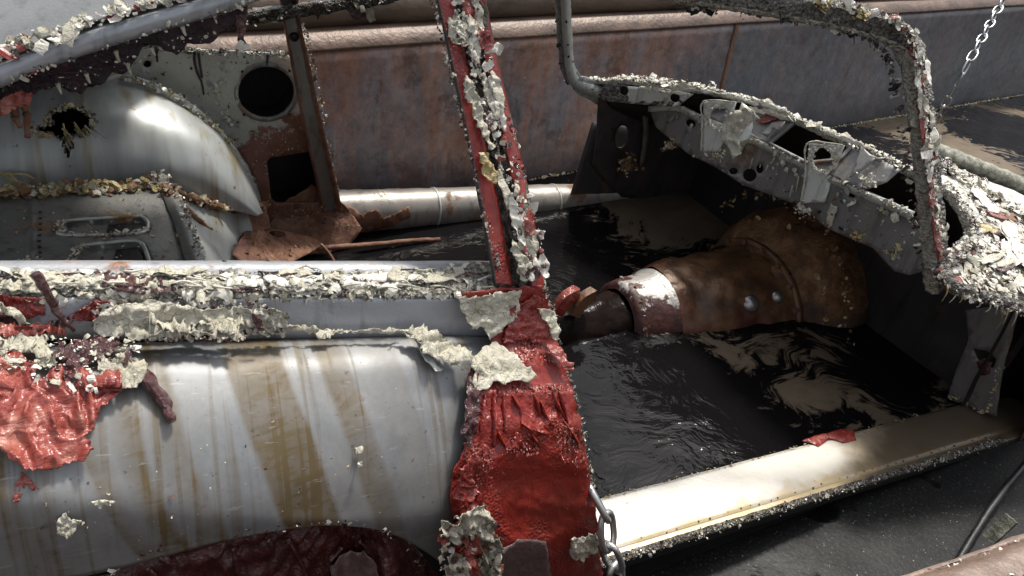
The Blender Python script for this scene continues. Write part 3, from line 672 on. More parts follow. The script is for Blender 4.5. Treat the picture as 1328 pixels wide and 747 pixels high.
ed2 = [at(880, 10, y=.262), at(1000, 22, y=.25), at(1080, 36, y=.235), at(1128, 52, y=.22), at(1150, 72, y=.2), at(1162, 110, y=.165), at(1172, 180, y=.12), at(1186, 290, y=.055), at(1194, 350, y=.03)]
crumbs('pillar_inner_crust', along(ed2, 420, .004, (-.5, -.9, -.2), 23), ['dcrust', 'cream', 'steel_black', 'maroon'], apil, .0018, .008, .5, 24, weights=[4, 1.6, 3, 1.2])
for (u, v, rad) in [(1068, 6, .012), (1117, 16, .013)]:
    c = at(u, v, y=.222); crumbs('foam_lump', [(c+Vector((rnd.gauss(0, rad*.5), rnd.gauss(0, rad*.4), rnd.gauss(0, rad*.3))), (0, -.5, 1)) for _ in range(60)], ['foam'], apil, .003, .008, .7, int(u))
for u, v, dv in [(1107, 44, 14), (1128, 52, 10), (1133, 50, 16), (1012, 22, 10)]:
    strand('drip', [at(u, v-6, y=.235), at(u, v, y=.235), at(u+1, v+dv, y=.236)], .0022, .0008, 'blackfilm', apil, 8)
# ---- far A-pillar
fa = [at(727, -60, y=1.02), at(729, 0, y=1.09), at(732, 50, y=1.15), at(737, 92, y=1.19), at(748, 108, y=1.205), at(768, 116, y=1.20), at(790, 120, y=1.18)]
fap = sweep('far_windscreen_pillar', fa, [(-.016, -.018), (.016, -.018), (.020, -.004), (.014, .014), (-.016, .014)], ['steel_pale', 'dcrust', 'cream'], car, n=70, up=(0, 1, 0), segmat=lambda j: 1 if j in (3, 4) else 0, disp=lambda q, t: .0025*fbm(q, 60))
crumbs('far_pillar_crust', along(fa, 500, .012, (-.6, -.8, 0), 31), ['dcrust', 'cream', 'maroon', 'steel_black'], fap, .002, .009, .4, 32)
sheet('pillar_gusset', pl3(at(738, 70, y=1.165), at(745, 112, y=1.19), at(775, 108, y=1.19)), [(738, 62), (744, 84), (754, 98), (772, 105), (784, 107), (780, 138), (748, 122), (736, 104), (733, 80)], ['steel_pale'], fap, sp=8, jag=1.5, thick=.002, seed=12)
# ---- windscreen lip and dash
lip_px = [(768, 106, 1.19), (800, 105, 1.14), (840, 108, 1.05), (870, 113, .98), (920, 119, .87), (960, 128, .78), (1000, 140, .69), (1040, 159, .59), (1080, 177, .50), (1130, 198, .40), (1175, 221, .305), (1215, 240, .215), (1240, 264, .14), (1255, 295, .075), (1250, 316, .042), (1232, 328, .03), (1218, 340, .03)]
lip_x = [.60, .635, .68, .71, .745, .765, .778, .786, .79, .79, .79, .80, .82, .84, .80, .745, .715]
lip = [at(u, v, x=x) for (u, v, y), x in zip(lip_px, lip_x)]
lipo = sweep('windscreen_lip', lip, [(-.006, -.009), (.006, -.009), (.006, .004), (-.006, .004)], 'crust', car, n=150, disp=lambda q, t: .003*fbm(q, 90))
crumbs('lip_crust', along([p+Vector((0, 0, .006)) for p in lip[:12]], 2200, .0030, (-.3, -.2, 1), 41), ['white', 'cream', 'crust', 'maroon'], lipo, .002, .009, .5, 42, weights=[3, 5, 3, .7])
crumbs('lip_mound', along([p+Vector((.02, 0, .010)) for p in lip[1:5]], 700, .009, (0, 0, 1), 43), ['white', 'cream', 'orust', 'maroon'], lipo, .003, .010, .5, 44, weights=[3, 4, 1, 1])
crumbs('lip_corner_crust', along([p+Vector((.008, -.006, .004)) for p in lip[10:]], 1300, .007, (-.3, -.2, 1), 45), ['white', 'maroon', 'cream'], lipo, .002, .007, .5, 46, weights=[4, 2.5, 3])
# lower dash panel, near vertical
DX = .745
low = lambda u, v: at(u, v, x=DX)
flg = [(842, 140), (880, 139), (905, 150), (950, 168), (985, 184), (1050, 216), (1100, 240), (1140, 258), (1182, 277)]
lowpoly = flg+[(1196, 300), (1196, 352), (1180, 357), (1160, 352), (1132, 322), (1072, 296), (1040, 268), (964, 240), (925, 215), (893, 200), (868, 180), (850, 165)]
dash = sheet('dash_panel', low, lowpoly, ['steel_dash'], car, holes=[ell(896, 160, 6.5, 5, 16, .3), ell(972, 227, 9, 8.5, 20), ell(985, 219, 5, 6, 14), ell(1104, 253, 5, 3, 12, .4), ell(951, 222, 6, 4.5, 12)], sp=9, thick=.0022, seed=21, disp=lambda q, u, v: .002*noise.noise((u*.03, v*.03, 1)))
fl3 = [at(u, v, x=DX) for u, v in flg]
sweep('dash_flange', fl3, [(-.004, -.012), (.004, -.012), (.006, .006), (-.010, .004)], 'steel_pale', dash, n=60, up=(0, 0, 1), disp=lambda q, t: .0016*fbm(q, 90))
crumbs('flange_crust', along([p+Vector((-.008, 0, .003)) for p in fl3[1:]], 380, .0025, (-.8, 0, .6), 51), ['white', 'cream', 'steel_dash'], dash, .002, .008, .4, 52, weights=[3, 4, 2])
# upper dash face between lip and flange
ufp = pl3(at(1180, 262, x=DX), at(985, 178, x=DX), at(1080, 179, x=.784))
upoly = [(905, 121), (960, 131), (1000, 142), (1040, 161), (1080, 179), (1130, 200), (1168, 220), (1150, 236), (1122, 246), (1100, 238), (1050, 214), (985, 182), (950, 166), (915, 150)]
hole = [(1001, 186), (1031, 161), (1040, 160), (1098, 186), (1101, 192), (1088, 206), (1048, 210)]
udash = sheet('dash_top_face', ufp, upoly, ['steel_dash'], car, holes=[hole, [(905, 126), (915, 124), (950, 131), (972, 139), (962, 143), (930, 140), (912, 146)], ell(1064, 170, 1.6, 1.2, 8), ell(1083, 178, 1.6, 1.2, 8)], sp=9, thick=.002, seed=22)
sheet('opening_bead', lambda u, v: ufp(u, v)+Vector((-.004, 0, .003)), [(996, 187), (1030, 157), (1041, 156), (1102, 184), (1106, 193), (1090, 210), (1046, 214)], ['steel_dash'], udash, holes=[hole], sp=7, thick=.004, seed=23)
sheet('red_paint_patch', lambda u, v: ufp(u, v)+Vector((-.004, 0, .004)), [(1000, 140), (1012, 147), (1008, 156), (990, 163), (981, 158), (994, 150)], ['redfilm'], udash, sp=5, jag=1.5, thick=.001, seed=24, disp=lambda q, u, v: .002*noise.noise((u*.2, v*.2, 1)))
# far end: bright inner panel with holes, black recess
fpl = lambda u, v: at(u, v, x=.614+.112*(u-783)/117.0+.0004*(v-120))
sheet('dash_end_panel', fpl, [(783, 108), (815, 112), (868, 116), (900, 122), (878, 139), (852, 137), (815, 134), (790, 132), (778, 128)], ['steel_pale', 'dcrust'], car, holes=[ell(809, 118, 6, 6, 16), ell(875, 127, 6.5, 6, 16)], sp=6, thick=.002, seed=25, colmat=lambda u, v: 1 if (u < 814 or (v > 131 and noise.noise((u*.1, v*.1, 3)) > -.1)) else 0, disp=lambda q, u, v: .002*math.sin((u-815)*.09))
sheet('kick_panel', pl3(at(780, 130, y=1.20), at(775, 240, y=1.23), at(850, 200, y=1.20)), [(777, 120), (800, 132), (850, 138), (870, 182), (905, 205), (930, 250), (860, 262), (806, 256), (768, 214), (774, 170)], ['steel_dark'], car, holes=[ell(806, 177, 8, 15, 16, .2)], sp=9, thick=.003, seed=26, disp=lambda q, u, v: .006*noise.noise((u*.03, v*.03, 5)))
sweep('kick_panel_rib', [at(836, 140, y=1.14), at(838, 175, y=1.16), at(832, 215, y=1.18)], [(-.008, -.006), (.008, -.006), (.008, .006), (-.008, .006)], 'steel_dash', car, n=12, up=(0, 1, 0))
def blob(name, fn, c, rad, n, mats, par, seed, smin=.003, smax=.009): return crumbs(name, [(fn(c[0]+rnd.gauss(0, rad), c[1]+rnd.gauss(0, rad))+Vector((-.006*rnd.random(), -.004, 0)), (-.6, -.7, .4)) for _ in range(n)], mats, par, smin, smax, .5, seed)
blob('rust_clump', lambda u, v: at(u, v, y=1.15), (814, 213), 6, 90, ['orust', 'foam', 'maroon'], car, 61)
blob('foam_clump', low, (868, 188), 4, 50, ['foam', 'cream', 'orust'], car, 62)
# firewall and footwell
FX = 1.12
fwp = [Vector((FX, -.02, -.35)), Vector((FX, 1.24, -.35)), Vector((FX, -.02, .31)), Vector((FX, 1.24, .20))]
def slab(name, pts, mat, par, t=.003, n=24, disp=None):
    return grid(name, [[pts[0].lerp(pts[1], k/4) for k in range(5)], [(pts[0].lerp(pts[1], k/4)).lerp(pts[2].lerp(pts[3], k/4), .5) for k in range(5)], [pts[2].lerp(pts[3], k/4) for k in range(5)]], n, n, mat, par, t, disp=disp)
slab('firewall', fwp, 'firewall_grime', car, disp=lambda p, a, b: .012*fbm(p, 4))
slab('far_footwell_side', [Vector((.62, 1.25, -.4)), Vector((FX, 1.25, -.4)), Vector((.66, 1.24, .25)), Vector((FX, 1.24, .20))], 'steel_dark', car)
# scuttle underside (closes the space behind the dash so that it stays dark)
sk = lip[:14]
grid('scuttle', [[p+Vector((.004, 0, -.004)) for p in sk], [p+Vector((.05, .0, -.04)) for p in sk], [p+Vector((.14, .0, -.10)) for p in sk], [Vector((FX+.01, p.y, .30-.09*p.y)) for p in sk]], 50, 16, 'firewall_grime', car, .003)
# ---- instrument brackets on the dash
def bracket(outl, hl, x, crust_pts, seed):
    fb = pl((x, .5, .4), (1, .28, -.15))
    b = sheet('instrument_bracket', fb, outl, ['steel_pale', 'cream'], car, holes=[hl], sp=6, jag=.8, thick=.0025, seed=seed)
    sweep('bracket_edge', [fb(*p)+Vector((-.004, 0, 0)) for p in crust_pts], circ(.0022, 7), 'cream', b, n=24, disp=lambda q, t: .002*fbm(q, 140))
    hc = (sum(p[0] for p in hl)/len(hl), sum(p[1] for p in hl)/len(hl)); rm = [(hc[0]+(p[0]-hc[0])*1.12, hc[1]+(p[1]-hc[1])*1.12) for p in hl]
    crumbs('bracket_crust', [(fb(p[0]+rnd.gauss(0, 1.6), p[1]+rnd.gauss(0, 1.6))+Vector((-.004, 0, 0)), (-1, -.3, .2)) for p in rm for _ in range(7)], ['white', 'cream'], b, .0018, .006, .4, seed+3)
    sheet('bracket_flange', lambda u, v: fb(u, v)+Vector((.006+.0016*(u-outl[2][0]), 0, 0)), [outl[1], (outl[1][0]+9, outl[1][1]+12), (outl[2][0]+16, outl[2][1]+14), (outl[2][0]+2, outl[2][1]+22), outl[2]], ['steel_pale'], b, sp=6, jag=1, thick=.002, seed=seed+5)
    return b
b1 = bracket([(912, 131), (955, 132), (947, 165), (932, 196), (909, 196), (912, 160)], ell(932, 152, 12, 13, 20, .3), .700, [(911, 196), (912, 160), (914, 132), (954, 132)], 31)
b2 = bracket([(1049, 186), (1095, 188), (1082, 226), (1070, 262), (1040, 264), (1046, 225)], ell(1068, 206, 14, 15, 20, .3), .700, [(1040, 262), (1046, 225), (1049, 186), (1094, 188)], 36)
def ridge_(u, v, k): return (1-abs(noise.noise((u, v, k)))*2.0)**2
def crumple(q, u, v, a=.006, s=.12):
    w = noise.noise((u*s*.5, v*s*.5, 7))*1.5
    return a*(.8*ridge_(u*s*.55+w, v*s*.55, 3)+.3*ridge_(u*s*1.3, v*s*1.3+w, 8)+.16*noise.noise((u*s*3.1, v*s*2.9, 9))-.4)
sheet('folded_bracket', pl((.705, .5, .4), (1, .5, -.4)), [(948, 145), (962, 140), (974, 141), (985, 152), (968, 163), (958, 180), (962, 200), (950, 206), (944, 190), (934, 178), (938, 160)], ['cream'], car, sp=4, jag=2, thick=.003, seed=41, disp=lambda q, u, v: crumple(q, u, v, .012, .10))
sheet('folded_bracket', pl((.705, .5, .4), (1, .5, -.4)), [(1090, 204), (1104, 196), (1118, 195), (1116, 218), (1104, 240), (1100, 262), (1086, 270), (1084, 250), (1080, 240), (1086, 220)], ['cream'], car, holes=[ell(1094, 220, 5, 9, 14, .5)], sp=4, jag=2, thick=.003, seed=42, disp=lambda q, u, v: crumple(q, u, v, .010, .10))
sheet('hanging_flake', low, [(960, 178), (975, 172), (988, 180), (982, 186), (968, 186), (962, 200), (955, 196)], ['cream'], dash, sp=4, jag=1.5, thick=.002, seed=43, disp=lambda q, u, v: .004+crumple(q, u, v, .008))
sheet('hanging_flake', low, [(1080, 262), (1088, 268), (1084, 284), (1076, 296), (1072, 284)], ['cream'], dash, sp=4, jag=1.5, thick=.002, seed=44, disp=lambda q, u, v: .004+crumple(q, u, v, .006))
sheet('dash_tab', lambda u, v: ufp(u, v)+Vector((-.012, 0, .012)), [(1119, 196), (1137, 212), (1126, 222), (1104, 236), (1112, 216)], ['steel_dash'], udash, sp=6, jag=.8, thick=.002, seed=45)
sheet('dash_tab', lambda u, v: ufp(u, v)+Vector((-.012, 0, .010)), [(990, 178), (1004, 164), (1022, 162), (1014, 174), (1006, 172), (998, 182)], ['steel_dash', 'cream'], udash, sp=5, jag=1.2, thick=.002, seed=46)
blob('flake_clump', lambda u, v: at(u, v, x=.72), (1126, 232), 6, 70, ['cream', 'white'], udash, 63, .002, .006)
blob('bracket_foot_crust', lambda u, v: at(u, v, x=.715), (1040, 270), 4, 60, ['cream', 'crust'], dash, 64, .002, .007)
blob('bracket_foot_crust', lambda u, v: at(u, v, x=.72), (928, 196), 7, 70, ['cream', 'foam', 'crust'], dash, 65, .002, .007)
blob('rust_clump', low, (1111, 303), 4, 50, ['orust', 'foam'], dash, 66, .002, .006)
blob('rust_clump', low, (1160, 325), 5, 60, ['foam', 'moss', 'cream'], dash, 67, .002, .006)
crumbs('dash_flecks', over(low, lowpoly, 170, seed=71, lift=.004), ['cream', 'white', 'steel_black', 'orust'], dash, .0012, .0055, .3, 72)
for u, v, L in [(978, 205, 14), (1038, 228, 20), (1030, 240, 16), (998, 214, 9), (1148, 285, 8), (1006, 205, 7)]:
    strand('paint_drip', [low(u, v)+Vector((-.005, 0, 0)), low(u-1.5, v+L*.5)+Vector((-.006, 0, 0)), low(u-4, v+L)+Vector((-.005, 0, 0))], .0026, .001, 'cream', dash, 8)
# ---- gearbox tunnel: one casting lofted along the car
TY, TZ = .62, -.095
secs = [(-.9, .066, .066), (.10, .070, .070), (.30, .076, .074), (.44, .080, .078), (.452, .092, .09), (.46, .112, .110), (.55, .128, .126), (.565, .136, .134), (.575, .139, .137), (.66, .160, .150), (.78, .186, .166), (.90, .205, .176), (1.0, .212, .178), (1.12, .215, .180)]
def loft(name, sc, mats, seg=48, rz=None, disp=None, matf=None):
    V = []; F = []; MI = []
    for (x, ry, rz_) in sc:
        for k in range(seg):
            a = 2*math.pi*k/seg; q = Vector((x, TY+math.cos(a)*ry, TZ+math.sin(a)*rz_)); V.append(q+(Vector((0, math.cos(a), math.sin(a)))*(disp(q) if disp else 0)))
    for j in range(len(sc)-1):
        for k in range(seg):
            F.append((j*seg+k, j*seg+(k+1) % seg, (j+1)*seg+(k+1) % seg, (j+1)*seg+k)); MI.append(matf(j, k) if matf else 0)
    return link(name, V, F, mats, car, True, MI)
def dense(sc, m=8):
    out = []
    for a, b in zip(sc, sc[1:]):
        mm = max(2, int((b[0]-a[0])/.012))
        for k in range(mm): out.append(tuple(a[i]+(b[i]-a[i])*k/mm for i in range(3)))
    return out+[sc[-1]]
tail = loft('gearbox_tail', dense(secs[:4]+[(.452, .082, .08)]), ['tar'], disp=lambda q: .007*fbm(q, 16)+.002*fbm(q, 60), seg=64)
coll = loft('gearbox_collar', dense(secs[4:9]), ['collar'], disp=lambda q: .002*fbm(q, 40), seg=96)
bell = loft('gearbox_bell', dense(secs[8:]), ['casting'], disp=lambda q: .014*fbm(q, 7)+.005*fbm(q, 26), seg=96)
crumbs('collar_grit', [(Vector((rnd.choice((.575, .46))+rnd.gauss(0, .004), TY+.13*math.cos(a), TZ+.128*math.sin(a))), (-.3, math.cos(a), math.sin(a))) for a in [rnd.uniform(1.2, 4) for _ in range(260)]], ['crust', 'maroon', 'orust'], coll, .002, .006, .4, 81)
# bosses on the bell
def on_bell(u, v):
    d = cray(u, v); lo = None
    t = .8
    while t < 4:
        p = CC+d*t
        rx = None
        for a, b in zip(secs, secs[1:]):
            if a[0] <= p.x <= b[0]: f = (p.x-a[0])/(b[0]-a[0]); rx = (a[1]+(b[1]-a[1])*f, a[2]+(b[2]-a[2])*f)
        if rx and ((p.y-TY)/rx[0])**2+((p.z-TZ)/rx[1])**2 < 1: return p, Vector((0, (p.y-TY)/rx[0]**2, (p.z-TZ)/rx[1]**2)).normalized()
        t += .002
    return CC+d*1.9, Vector((0, -1, 0))
for u, v, r_ in [(973, 394, .021), (1008, 385, .016)]:
    p, n = on_bell(u, v); n = (n+Vector((-.45, 0, 0))).normalized()
    plug = sweep('core_plug', [p-n*.01, p+n*.006, p+n*.0085], [(a, b) for a, b in circ(r_, 20)], 'galvanised', bell, n=0, up=(1, .1, 0))
    sweep('plug_rim', [p-n*.01, p+n*.004], [(a, b) for a, b in circ(r_*1.2, 20)], 'steel_dark', bell, n=0, up=(1, .1, 0))
for (u, v) in [(757, 385), (735, 383)]:
    p = at(u, v, y=.58)
    sweep('gearbox_lug', [p+Vector((-.02, .0, -.05)), p+Vector((0, 0, -.01)), p+Vector((.035, .01, .0))], [(-.016, -.012), (.016, -.012), (.016, .012), (-.016, .012)], 'redfilm' if u < 740 else 'casting', tail, n=8, up=(0, 1, 0), smooth=False)
# rusty tunnel arch on the firewall
def archp(x, r0, r1, a0, a1, name, mat, depth=.03, n=50):
    V = []; F = []
    for k in range(n+1):
        a = a0+(a1-a0)*k/n; w = 1+.03*noise.noise((k*.3, 2, 1))
        for (rr_, xx) in [(r0, x), (r1*w, x+depth*.4), (r1*w, x+depth*1.6), (r0, x+depth*1.6)]: V.append(Vector((xx+.006*noise.noise((k*.5, rr_*9, 2)), TY+math.cos(a)*rr_, TZ+math.sin(a)*rr_*.98)))
    for k in range(n):
        for j in range(3): F.append((k*4+j, k*4+j+1, k*4+j+5, k*4+j+4))
    N = [Vector((1, 0, 0))]*len(V)
    return link(name, V, F, mat, car)
arch_o = loft('tunnel_flare', dense([(.90, .200, .172), (.935, .212, .190), (.96, .228, .222), (.975, .236, .240), (.99, .250, .262), (1.02, .270, .282), (1.06, .280, .292), (1.13, .285, .295)]), ['flare'], seg=96, disp=lambda q: .012*fbm(q, 9)+.004*fbm(q, 40))
ring = loft('bell_flange', dense([(.925, .205, .176), (.926, .222, .196), (.940, .224, .198), (.941, .205, .18)]), ['casting'], seg=96, disp=lambda q: .003*fbm(q, 30))
for k in range(9):
    a = .55+k*.34; p = Vector((.925, TY+.215*math.cos(a), TZ+.188*math.sin(a)))
    sweep('flange_bolt', [p+Vector((.01, 0, 0)), p+Vector((-.009, 0, 0))], circ(.0085, 6), 'rust', ring, n=0, up=(0, 0, 1), smooth=False)
crumbs('arch_crust', [(Vector((.985, TY+rr_*math.cos(a), TZ+rr_*math.sin(a))), (-1, 0, .4)) for a, rr_ in [(rnd.uniform(.6, 2.9), rnd.choice((.235, .245, .33))+rnd.gauss(0, .01)) for _ in range(320)]], ['orust', 'foam', 'casting', 'cream'], arch_o, .003, .012, .4, 83, weights=[4, 2, 2, 1])
# ---- far sill
fs = [Vector((x, 1.285, -.062)) for x in (-.42, -.2, 0, .2, .4, .6, .8, .98)]
fsill = sweep('far_sill', fs, circ(.064, 24), ['steel_pale', 'rust', 'sill_far'], car, n=120, disp=lambda q, t: .0015*fbm(q, 18)+(.005*max(0, fbm(q, 30)) if q.x < .06 else 0), segmat=lambda j: 2)
def on_cyl(u, v, yc=1.285, zc=-.062, r=.067):
    d = cray(u, v); a = d.y*d.y+d.z*d.z; b = 2*((CC.y-yc)*d.y+(CC.z-zc)*d.z); c = (CC.y-yc)**2+(CC.z-zc)**2-r*r; q = b*b-4*a*c
    t = (-b-math.sqrt(max(q, 0)))/(2*a); return CC+d*t
fsr = yfun([(230, 1.25), (300, 1.21)])
sheet('rust_bloom', on_cyl, [(428, 248), (445, 262), (470, 278), (490, 270), (498, 285), (530, 268), (532, 282), (500, 296), (470, 304), (440, 312), (400, 318), (395, 280), (410, 250)], ['rust'], fsill, sp=5, jag=3, thick=.004, seed=51, disp=lambda q, u, v: .005*noise.noise((u*.12, v*.12, 3)))
for x in (.155, .60): sweep('sill_joint', [Vector((x, 1.285, -.062)), Vector((x+.006, 1.285, -.062))], circ(.0665, 24), 'steel_pale', fsill, n=0)
sweep('far_sill_inner_rail', [at(410, 322, y=1.13), at(470, 318, y=1.135), at(540, 312, y=1.14), at(570, 311, y=1.14)], circ(.008, 8), 'rust', car, n=30, disp=lambda q, t: .0015*fbm(q, 50))
# ---- near sill
prof = [(.020, -.20), (.012, -.060), (.007, -.018), (.002, -.005), (-.005, .0), (-.014, .0025), (-.060, .0045), (-.094, .002), (-.103, -.001), (-.106, -.003), (-.112, -.0035), (-.127, -.004)]
srows = [[Vector((x, y+.0, z)) for x in (-.20, .1, .4, .7, 1.0, 1.3)] for y, z in prof]
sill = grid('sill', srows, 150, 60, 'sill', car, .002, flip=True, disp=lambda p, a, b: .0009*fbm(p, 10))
orow = [[Vector((x, y, z)) for x in (-.20, .1, .4, .7, 1.0, 1.3)] for y, z in [(-.127, -.0065), (-.129, -.012), (-.128, -.024), (-.112, -.030), (-.106, -.06), (-.11, -.25)]]
osill = grid('outer_sill', orow, 100, 30, 'steel_black', car, .002, flip=True)
fe = [Vector((x, -.121, 0)) for x in (-.16, .2, .6, 1.05)]
sweep('sill_flange', [p+Vector((0, 0, -.004)) for p in fe], [(-.007, -.004), (.006, -.004), (.006, .0015), (-.007, .0015)], 'dcrust', sill, n=160, disp=lambda q, t: .0014*fbm(q, 110))
crumbs('flange_grit', along([p+Vector((0, -.004, .0)) for p in fe], 1400, .004, (0, -.6, .8), 91), ['crust', 'steel_black', 'cream', 'galvanised'], sill, .001, .004, .5, 92, weights=[3, 3, 2, 1])
for k in range(46):
    x = -.05+k*.0245+rnd.gauss(0, .003)
    if rnd.random() < .25: continue
    p = Vector((x, -.1015+rnd.gauss(0, .0016), .0006)); sweep('spot_weld', [p+Vector((0, 0, -.004)), p+Vector((0, -.0002, .0006))], circ(.0010+.0010*rnd.random(), 8), 'rust', sill, n=0, up=(0, 1, 0))
sh = lambda u, v: at(u, v, z=.005)
sheet('red_paint_remnant', sh, [(1040, 572), (1062, 563), (1090, 557), (1108, 558), (1111, 570), (1094, 574), (1075, 568), (1062, 578), (1050, 573)], ['red'], sill, sp=5, jag=2, thick=.0012, seed=61, disp=lambda q, u, v: .0015*noise.noise((u*.2, v*.2, 1)))
ie = [Vector((x, -.004, .002)) for x in (0, .3, .6, .9)]
crumbs('sill_edge_crust', along(ie, 420, .003, (0, .5, 1), 93), ['orust', 'foam', 'cream'], sill, .001, .0035, .4, 94)
# ---- hinge post at the front of the door opening
hp = pl((1.05, 0, .1), (1, .12, .1))
hpo = [(1252, 402), (1285, 398), (1322, 396), (1312, 440), (1300, 480), (1292, 540), (1276, 534), (1228, 517), (1240, 480), (1256, 440)]
hpost = sheet('hinge_post', hp, hpo, ['steel_dash'], car, holes=[[(1262, 452), (1280, 455), (1292, 466), (1288, 478), (1268, 466)]], sp=9, jag=.8, thick=.003, seed=71)
sheet('red_paint_patch', lambda u, v: hp(u, v)+Vector((-.004, 0, 0)), [(1268, 470), (1278, 464), (1288, 470), (1284, 484), (1274, 486)], ['maroon'], hpost, sp=4, jag=1.5, thick=.001, seed=73)
crumbs('post_crust', along([hp(1230, 514), hp(1250, 520), hp(1278, 534), hp(1290, 500), hp(1298, 470)], 200, .004, (-1, -.2, .3), 95), ['foam', 'cream', 'crust'], hpost, .0015, .005, .4, 96)
strand('hanging_thread', [hp(1298, 400), hp(1300, 414), hp(1292, 428)], .002, .001, 'cream', hpost, 10)
# ---- cowl and near front wing
CP = pl3((.72, .03, .405), (1.02, .0, .358), (1.62, .46, .365))
cpo = [(1206, 204), (1240, 217), (1290, 238), (1340, 258), (1460, 300), (1460, 440), (1328, 398), (1290, 388), (1262, 378), (1238, 372), (1222, 352), (1220, 338), (1234, 327), (1251, 316), (1256, 295), (1241, 263), (1216, 239), (1206, 232)]
cowl = sheet('cowl_panel', CP, cpo, ['cowl'], car, sp=6, jag=1.2, thick=.003, seed=81, disp=lambda q, u, v: .004*fbm(q, 26))
crumbs('cowl_flakes', over(CP, [(1206, 222), (1250, 245), (1328, 285), (1360, 300), (1360, 400), (1262, 372), (1226, 345), (1262, 300), (1240, 255)], 1500, seed=97, lift=.003), ['white', 'cream', 'maroon', 'rust', 'steel_pale'], cowl, .002, .012, .35, 98, weights=[5, 4, 1.3, 1, 1])
for u, v, a, L, m in [(1300, 308, .25, 34, 'maroon'), (1275, 302, .1, 40, 'foam'), (1290, 345, .5, 26, 'cream'), (1262, 345, .6, 26, 'moss'), (1318, 345, .5, 24, 'maroon'), (1290, 282, .4, 26, 'redfilm'), (1310, 285, .2, 18, 'rust')]:
    dx, dy = math.cos(a), math.sin(a)
    sheet('loose_flake', lambda u_, v_: CP(u_, v_)+Vector((0, 0, .008)), [(u-dx*L*.5, v-dy*L*.5-4), (u, v-5), (u+dx*L*.5, v+dy*L*.5-2), (u+dx*L*.5, v+dy*L*.5+3), (u, v+4), (u-dx*L*.5, v-dy*L*.5+3)], [m, 'white'], cowl, sp=4, jag=2, thick=.0015, seed=int(u), disp=lambda q, u_, v_: crumple(q, u_, v_, .008, .13))
sweep('far_wing_edge', [CP(1200, 196)+Vector((0, .02, .008)), CP(1240, 212)+Vector((0, .02, .008)), CP(1290, 232)+Vector((0, .02, .008)), CP(1345, 255)+Vector((0, .02, .008)), CP(1470, 300)+Vector((0, .02, .008))], circ(.034, 14, .028), 'moss', car, n=60, disp=lambda q, t: .004*fbm(q, 24))
crumbs('wing_edge_crust', along([CP(1206, 214)+Vector((0, 0, .02)), CP(1240, 232)+Vector((0, 0, .015)), CP(1290, 262)+Vector((0, 0, .015)), CP(1330, 290)+Vector((0, 0, .01))], 500, .012, (0, -.3, 1), 99), ['white', 'cream', 'maroon'], cowl, .004, .014, .5, 100, weights=[5, 3, 1])
ne = [CP(1214, 340)+Vector((0, -.004, 0)), CP(1222, 356)+Vector((0, -.004, 0)), CP(1240, 374), CP(1268, 382), CP(1300, 392), CP(1335, 402), CP(1450, 440)]
sweep('wing_gutter', ne, circ(.013, 8), ['dcrust'], car, n=80, disp=lambda q, t: .006*fbm(q, 70))
crumbs('wing_gutter_crust', along(ne[:6], 1300, .008, (-.3, -.7, .5), 101), ['white', 'cream', 'crust', 'dcrust', 'maroon'], cowl, .002, .009, .45, 102, weights=[3, 3, 3, 3, .8])
sheet('red_paint_patch', lambda u, v: CP(u, v)+Vector((-.004, -.006, .006)), [(1214, 348), (1224, 348), (1244, 362), (1249, 373), (1236, 370), (1220, 358)], ['red'], cowl, sp=4, jag=1, thick=.0015, seed=83)
WP = pl((1.1, -.06, .2), (.15, -1, .05))
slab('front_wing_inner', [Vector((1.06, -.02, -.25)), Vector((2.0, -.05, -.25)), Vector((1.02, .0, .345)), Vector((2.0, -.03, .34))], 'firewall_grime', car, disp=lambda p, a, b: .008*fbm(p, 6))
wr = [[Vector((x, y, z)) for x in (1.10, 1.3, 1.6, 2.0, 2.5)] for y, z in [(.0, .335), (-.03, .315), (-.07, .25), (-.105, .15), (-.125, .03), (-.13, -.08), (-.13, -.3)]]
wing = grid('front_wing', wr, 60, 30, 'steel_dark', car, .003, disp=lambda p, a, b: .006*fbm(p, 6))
crumbs('wing_scabs', [(Vector((1.12+.5*rnd.random(), -.07-.05*rnd.random(), .25-.3*rnd.random())), (0, -1, .2)) for _ in range(160)], ['dcrust', 'cream', 'rust'], wing, .002, .010, .3, 103)
for i in range(9):
    u = 1228+i*11+rnd.uniform(-3, 3); v = 372+i*4.0; strand('hanging_thread', [CP(u, v), CP(u+1, v)+Vector((-.002, -.004, -.012)), CP(u+rnd.uniform(-4, 4), v)+Vector((-.003, -.004, -.012-.025*rnd.random()))], .0018, .0006, rnd.choice(['cream', 'foam', 'crust']), cowl, 8)
# ================================================================== FAR SIDE OF THE CABIN
# wheel housing dome
def tor(u, v, y): return at(u, v, y=y)
drows = []
for f, dy in [(0, .16), (.05, .085), (.12, .035), (.24, -.015), (.42, -.05), (.62, -.07), (.82, -.075), (1.0, -.075)]:
    row = []
    for (ut, vt, ub, vb) in [(-230, 165, -230, 300), (-100, 125, -100, 292), (20, 106, 10, 286), (110, 100, 80, 280), (165, 106, 125, 274), (225, 128, 175, 268), (275, 160, 222, 266), (310, 198, 262, 268), (332, 240, 300, 272), (342, 276, 334, 280)]:
        row.append(at(ut+(ub-ut)*f, vt+(vb-vt)*f, y=1.02+dy+.05*max(0, (ut-240)/100.0)**2))
    drows.append(row)
hole_px = [(62, 150), (72, 142), (88, 138), (104, 141), (118, 150), (120, 160), (114, 172), (104, 178), (96, 176), (95, 190), (88, 205), (84, 196), (80, 182), (66, 176), (56, 176), (44, 172), (42, 166), (60, 162)]
def proj(p):
    d = p-CC; dx = d.dot(cRv); dy = d.dot(cUv); dz = d.dot(cFv); return 664+FPX*dx/dz, 373.5-FPX*dy/dz
MI3 = MINV.to_3x3(); cRv = MI3 @ Rv; cUv = MI3 @ Uv; cFv = MI3 @ Fv
